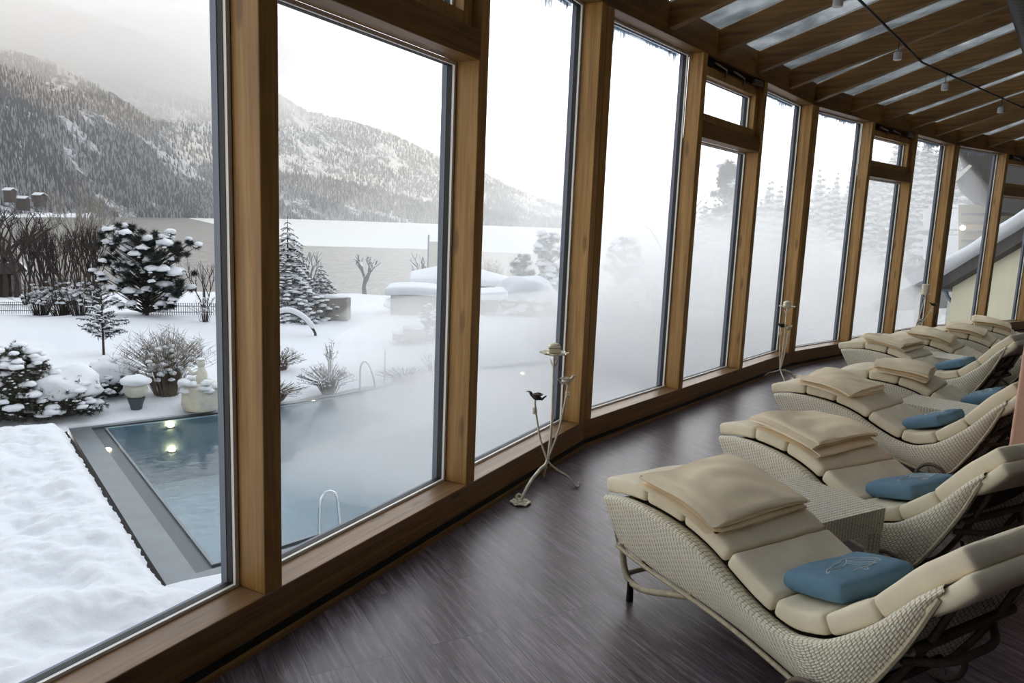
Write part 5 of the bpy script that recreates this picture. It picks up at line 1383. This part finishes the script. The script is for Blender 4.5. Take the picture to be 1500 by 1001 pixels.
# ------------------------------------------------------------------ icicle fringes
ifr = 0
names = {2: ['left of the first post', '', 'in the third window'], 3: ['in the fourth window', '', 'in the narrow sixth window'], 4: ['in the seventh window', '', 'in the ninth window'], 5: ['in the tenth window', '', 'at the far end']}
for i in (1, 2, 3, 4):
    for k, (a, b) in enumerate([(.095, POSTS[0][0]), (POSTS[0][1], POSTS[1][0]), (POSTS[1][1], FL-.095)]):
        if k == 1 or (i == 1 and k == 0): continue
        rn = random.Random(i*7+k); m = MB(); x = a+.05
        while x < b-.03:
            g_ = max(0, mn.noise(Vector((x*3, i, k)))*1.6+.35); L = (.02+rn.random()**2*.13)*g_+.01
            m.tube([(x, PD+.10, ZT+.0), (x+rn.uniform(-.006, .006), PD+.10, ZT-L*.5), (x, PD+.10, ZT-L)], [.007, .004, .0008], 5); x += rn.uniform(.006, .022)
        m.box(a, b, PD+.09, PD+.12, ZT-.012, ZT+.03)
        o = m.build('icicle_fringe', 'ice'); o.location = KK[i]; o.rotation_euler = (0, 0, math.radians(90-ANG[i]))
        wn = (i-1)*3+k-1+1
        tag(o, 'fringe of frozen drips outside the top of the %s' % {3: 'third window from the left', 4: 'fourth window from the left', 6: 'sixth window from the left, narrow', 7: 'seventh window from the left', 9: 'ninth window from the left', 10: 'tenth window, beside the dark eaves', 12: 'last window at the right edge'}.get((i-1)*3+k+1, 'window'), 'icicles', kind='stuff')
# ------------------------------------------------------------------ steam, haze, cloud
def vol_mat(name, dens, col=(1, 1, 1, 1), an=.2):
    t = NT(name); v = t.n('ShaderNodeVolumeScatter'); v.inputs['Color'].default_value = col; v.inputs['Density'].default_value = dens; v.inputs['Anisotropy'].default_value = an
    t.l(v.outputs[0], t.out.inputs['Volume']); t.m.cycles.homogeneous_volume = True if hasattr(t.m.cycles, 'homogeneous_volume') else True; MATS[name] = t.m
def puff(name, c, s, mat, seed, label, amp=.12, cat='steam'):
    rn = random.Random(seed); V, F = ico(4); m = MB(); o = Vector((rn.uniform(0, 50),)*3)
    for p in V:
        k = 1+amp*2*mn.fractal(Vector(p)*1.4+o, .9, 2, 3); m.v.append((p[0]*s[0]*k, p[1]*s[1]*k, p[2]*s[2]*k))
    m.f = list(F); ob = m.build(name, mat, loc=c); tag(ob, label, cat, kind='stuff'); return ob
vol_mat('steam_thin', .012); vol_mat('steam_mid', .14); vol_mat('mist_veil', .007); vol_mat('steam_low', .26); vol_mat('steam_mist', .05); vol_mat('steam_thick', .20); vol_mat('cloud_vol', .0035, (1, .97, .92, 1)); vol_mat('haze_vol', .00029)
puff('steam', (.4, 16.6, -3.1), (5.8, 5.4, 1.0), 'steam_mid', 1, 'low thin veil of steam on the pool in the second window')
puff('steam', (1.5, 20.5, -2.2), (7.0, 5.0, 2.0), 'steam_thick', 2, 'white steam bank over the far pool end in the third window')
puff('steam', (6.3, 22.5, -1.2), (5.6, 6.2, 3.2), 'steam_thick', 3, 'thick white steam rolling off the pool beyond the fourth and fifth windows')
puff('steam', (9.6, 23.5, .4), (4.4, 5.2, 4.8), 'steam_mist', 4, 'tall pale steam cloud drifting beyond the sixth and seventh windows')
puff('steam', (.2, 14.6, -2.7), (4.4, 4.4, 1.1), 'steam_low', 6, 'soft low steam over the near pool edge behind the curved handrail')
puff('steam', (3.0, 46.0, -2.0), (16, 26, 7.5), 'mist_veil', 7, 'faint veil of frozen mist over the garden and shore beyond the second window')
puff('steam', (15.0, 48.0, 1.0), (17, 20, 11), 'steam_thin', 5, 'broad pale steam and mist hanging over the garden beyond the middle windows')
m = MB(); m.box(-2500, 5200, 0, 5600, 0, 700); o = m.build('valley_haze', 'haze_vol', smooth=False, loc=(0, 330, ZL+.5)); o.rotation_euler = (0, 0, 0); tag(o, 'pale winter haze filling the valley above the lake', 'haze', kind='stuff')
c = at_d(60, 10, 1500); puff('cloud', c, (900, 420, 165), 'cloud_vol', 8, 'cream grey cloud bank hiding the mountain top at the upper left', .14, 'cloud')
c = at_d(300, 70, 1900); puff('cloud', c, (420, 260, 90), 'cloud_vol', 9, 'thin end of the cloud bank drifting across the ridge at the first post', .16, 'cloud')
# ------------------------------------------------------------------ sky
w = bpy.data.worlds.new('winter_sky'); sc.world = w; w.use_nodes = True; nt = w.node_tree; nt.nodes.clear()
out = nt.nodes.new('ShaderNodeOutputWorld'); bg = nt.nodes.new('ShaderNodeBackground'); nt.links.new(bg.outputs[0], out.inputs[0])
tc = nt.nodes.new('ShaderNodeTexCoord'); sp = nt.nodes.new('ShaderNodeSeparateXYZ'); nt.links.new(tc.outputs['Generated'], sp.inputs[0])
def wm(op, a, b=None):
    n_ = nt.nodes.new('ShaderNodeMath'); n_.operation = op
    for i, v in enumerate((a, b)):
        if v is None: continue
        if isinstance(v, (int, float)): n_.inputs[i].default_value = v
        else: nt.links.new(v, n_.inputs[i])
    return n_.outputs[0]
rp = nt.nodes.new('ShaderNodeValToRGB'); nt.links.new(sp.outputs[2], rp.inputs[0]); e = rp.color_ramp.elements
e[0].position = 0; e[0].color = (1.0, .95, .88, 1); e[1].position = .22; e[1].color = (.98, .985, 1, 1)
x = e.new(.55); x.color = (.45, .465, .49, 1); x = e.new(1.0); x.color = (.38, .40, .44, 1)
# brighter towards the sunrise side (ahead right), dimmer behind
az = wm('ADD', wm('MULTIPLY', sp.outputs[0], .35), wm('MULTIPLY', sp.outputs[1], .80))
fac = wm('ADD', .62, wm('MULTIPLY', az, .55)); fac = wm('MAXIMUM', fac, .25)
st = wm('MULTIPLY', fac, 4.6)
nt.links.new(rp.outputs[0], bg.inputs[0]); nt.links.new(st, bg.inputs[1])
sc.cycles.use_adaptive_sampling = True; sc.cycles.adaptive_threshold = .02; sc.cycles.volume_bounces = 2; sc.cycles.max_bounces = 9; sc.cycles.diffuse_bounces = 5; sc.cycles.transparent_max_bounces = 24; sc.cycles.volume_step_rate = 4
sc.cycles.use_denoising = True; sc.cycles.sample_clamp_indirect = 6

# low winter sun behind the house; an unseen ridge is added to keep the garden in shade
sun = bpy.data.objects.new('sun', bpy.data.lights.new('sun', 'SUN')); COL.objects.link(sun)
sun.data.energy = 3.6; sun.data.color = (1, .70, .38); sun.data.angle = math.radians(.6)
SAZ, SEL = 150.0, 7.0
sd = Vector((math.sin(math.radians(SAZ))*math.cos(math.radians(SEL)), math.cos(math.radians(SAZ))*math.cos(math.radians(SEL)), math.sin(math.radians(SEL))))
sun.rotation_euler = sd.to_track_quat('Z', 'Y').to_euler()
hz = Vector((sd.x, sd.y, 0)).normalized(); hx = Vector((-hz.y, hz.x, 0)); P = []
for i in range(161):
    q = -4000+8000*i/160; crest = 585+150*mn.fractal(Vector((q/420, 7, 1)), .9, 2.1, 5)
    P.append([hz*(2200+d)+hx*q+Vector((0, 0, -10+(crest+10)*max(0, 1-abs(d-600)/700)**1.1)) for d in (-100, 100, 250, 400, 520, 600, 700, 900, 1300)])
m = MB(); m.grid(P); tag(m.build('shading_ridge', 'forest_far'), 'unseen ridge added behind the house to block the low sun', 'mountain')
# ------------------------------------------------------------------ render look
vs = sc.view_settings
sc.display_settings.display_device = 'sRGB'
vs.view_transform = 'Standard'; vs.look = 'None'; vs.gamma = 1; vs.use_curve_mapping = False; vs.exposure = 0.18
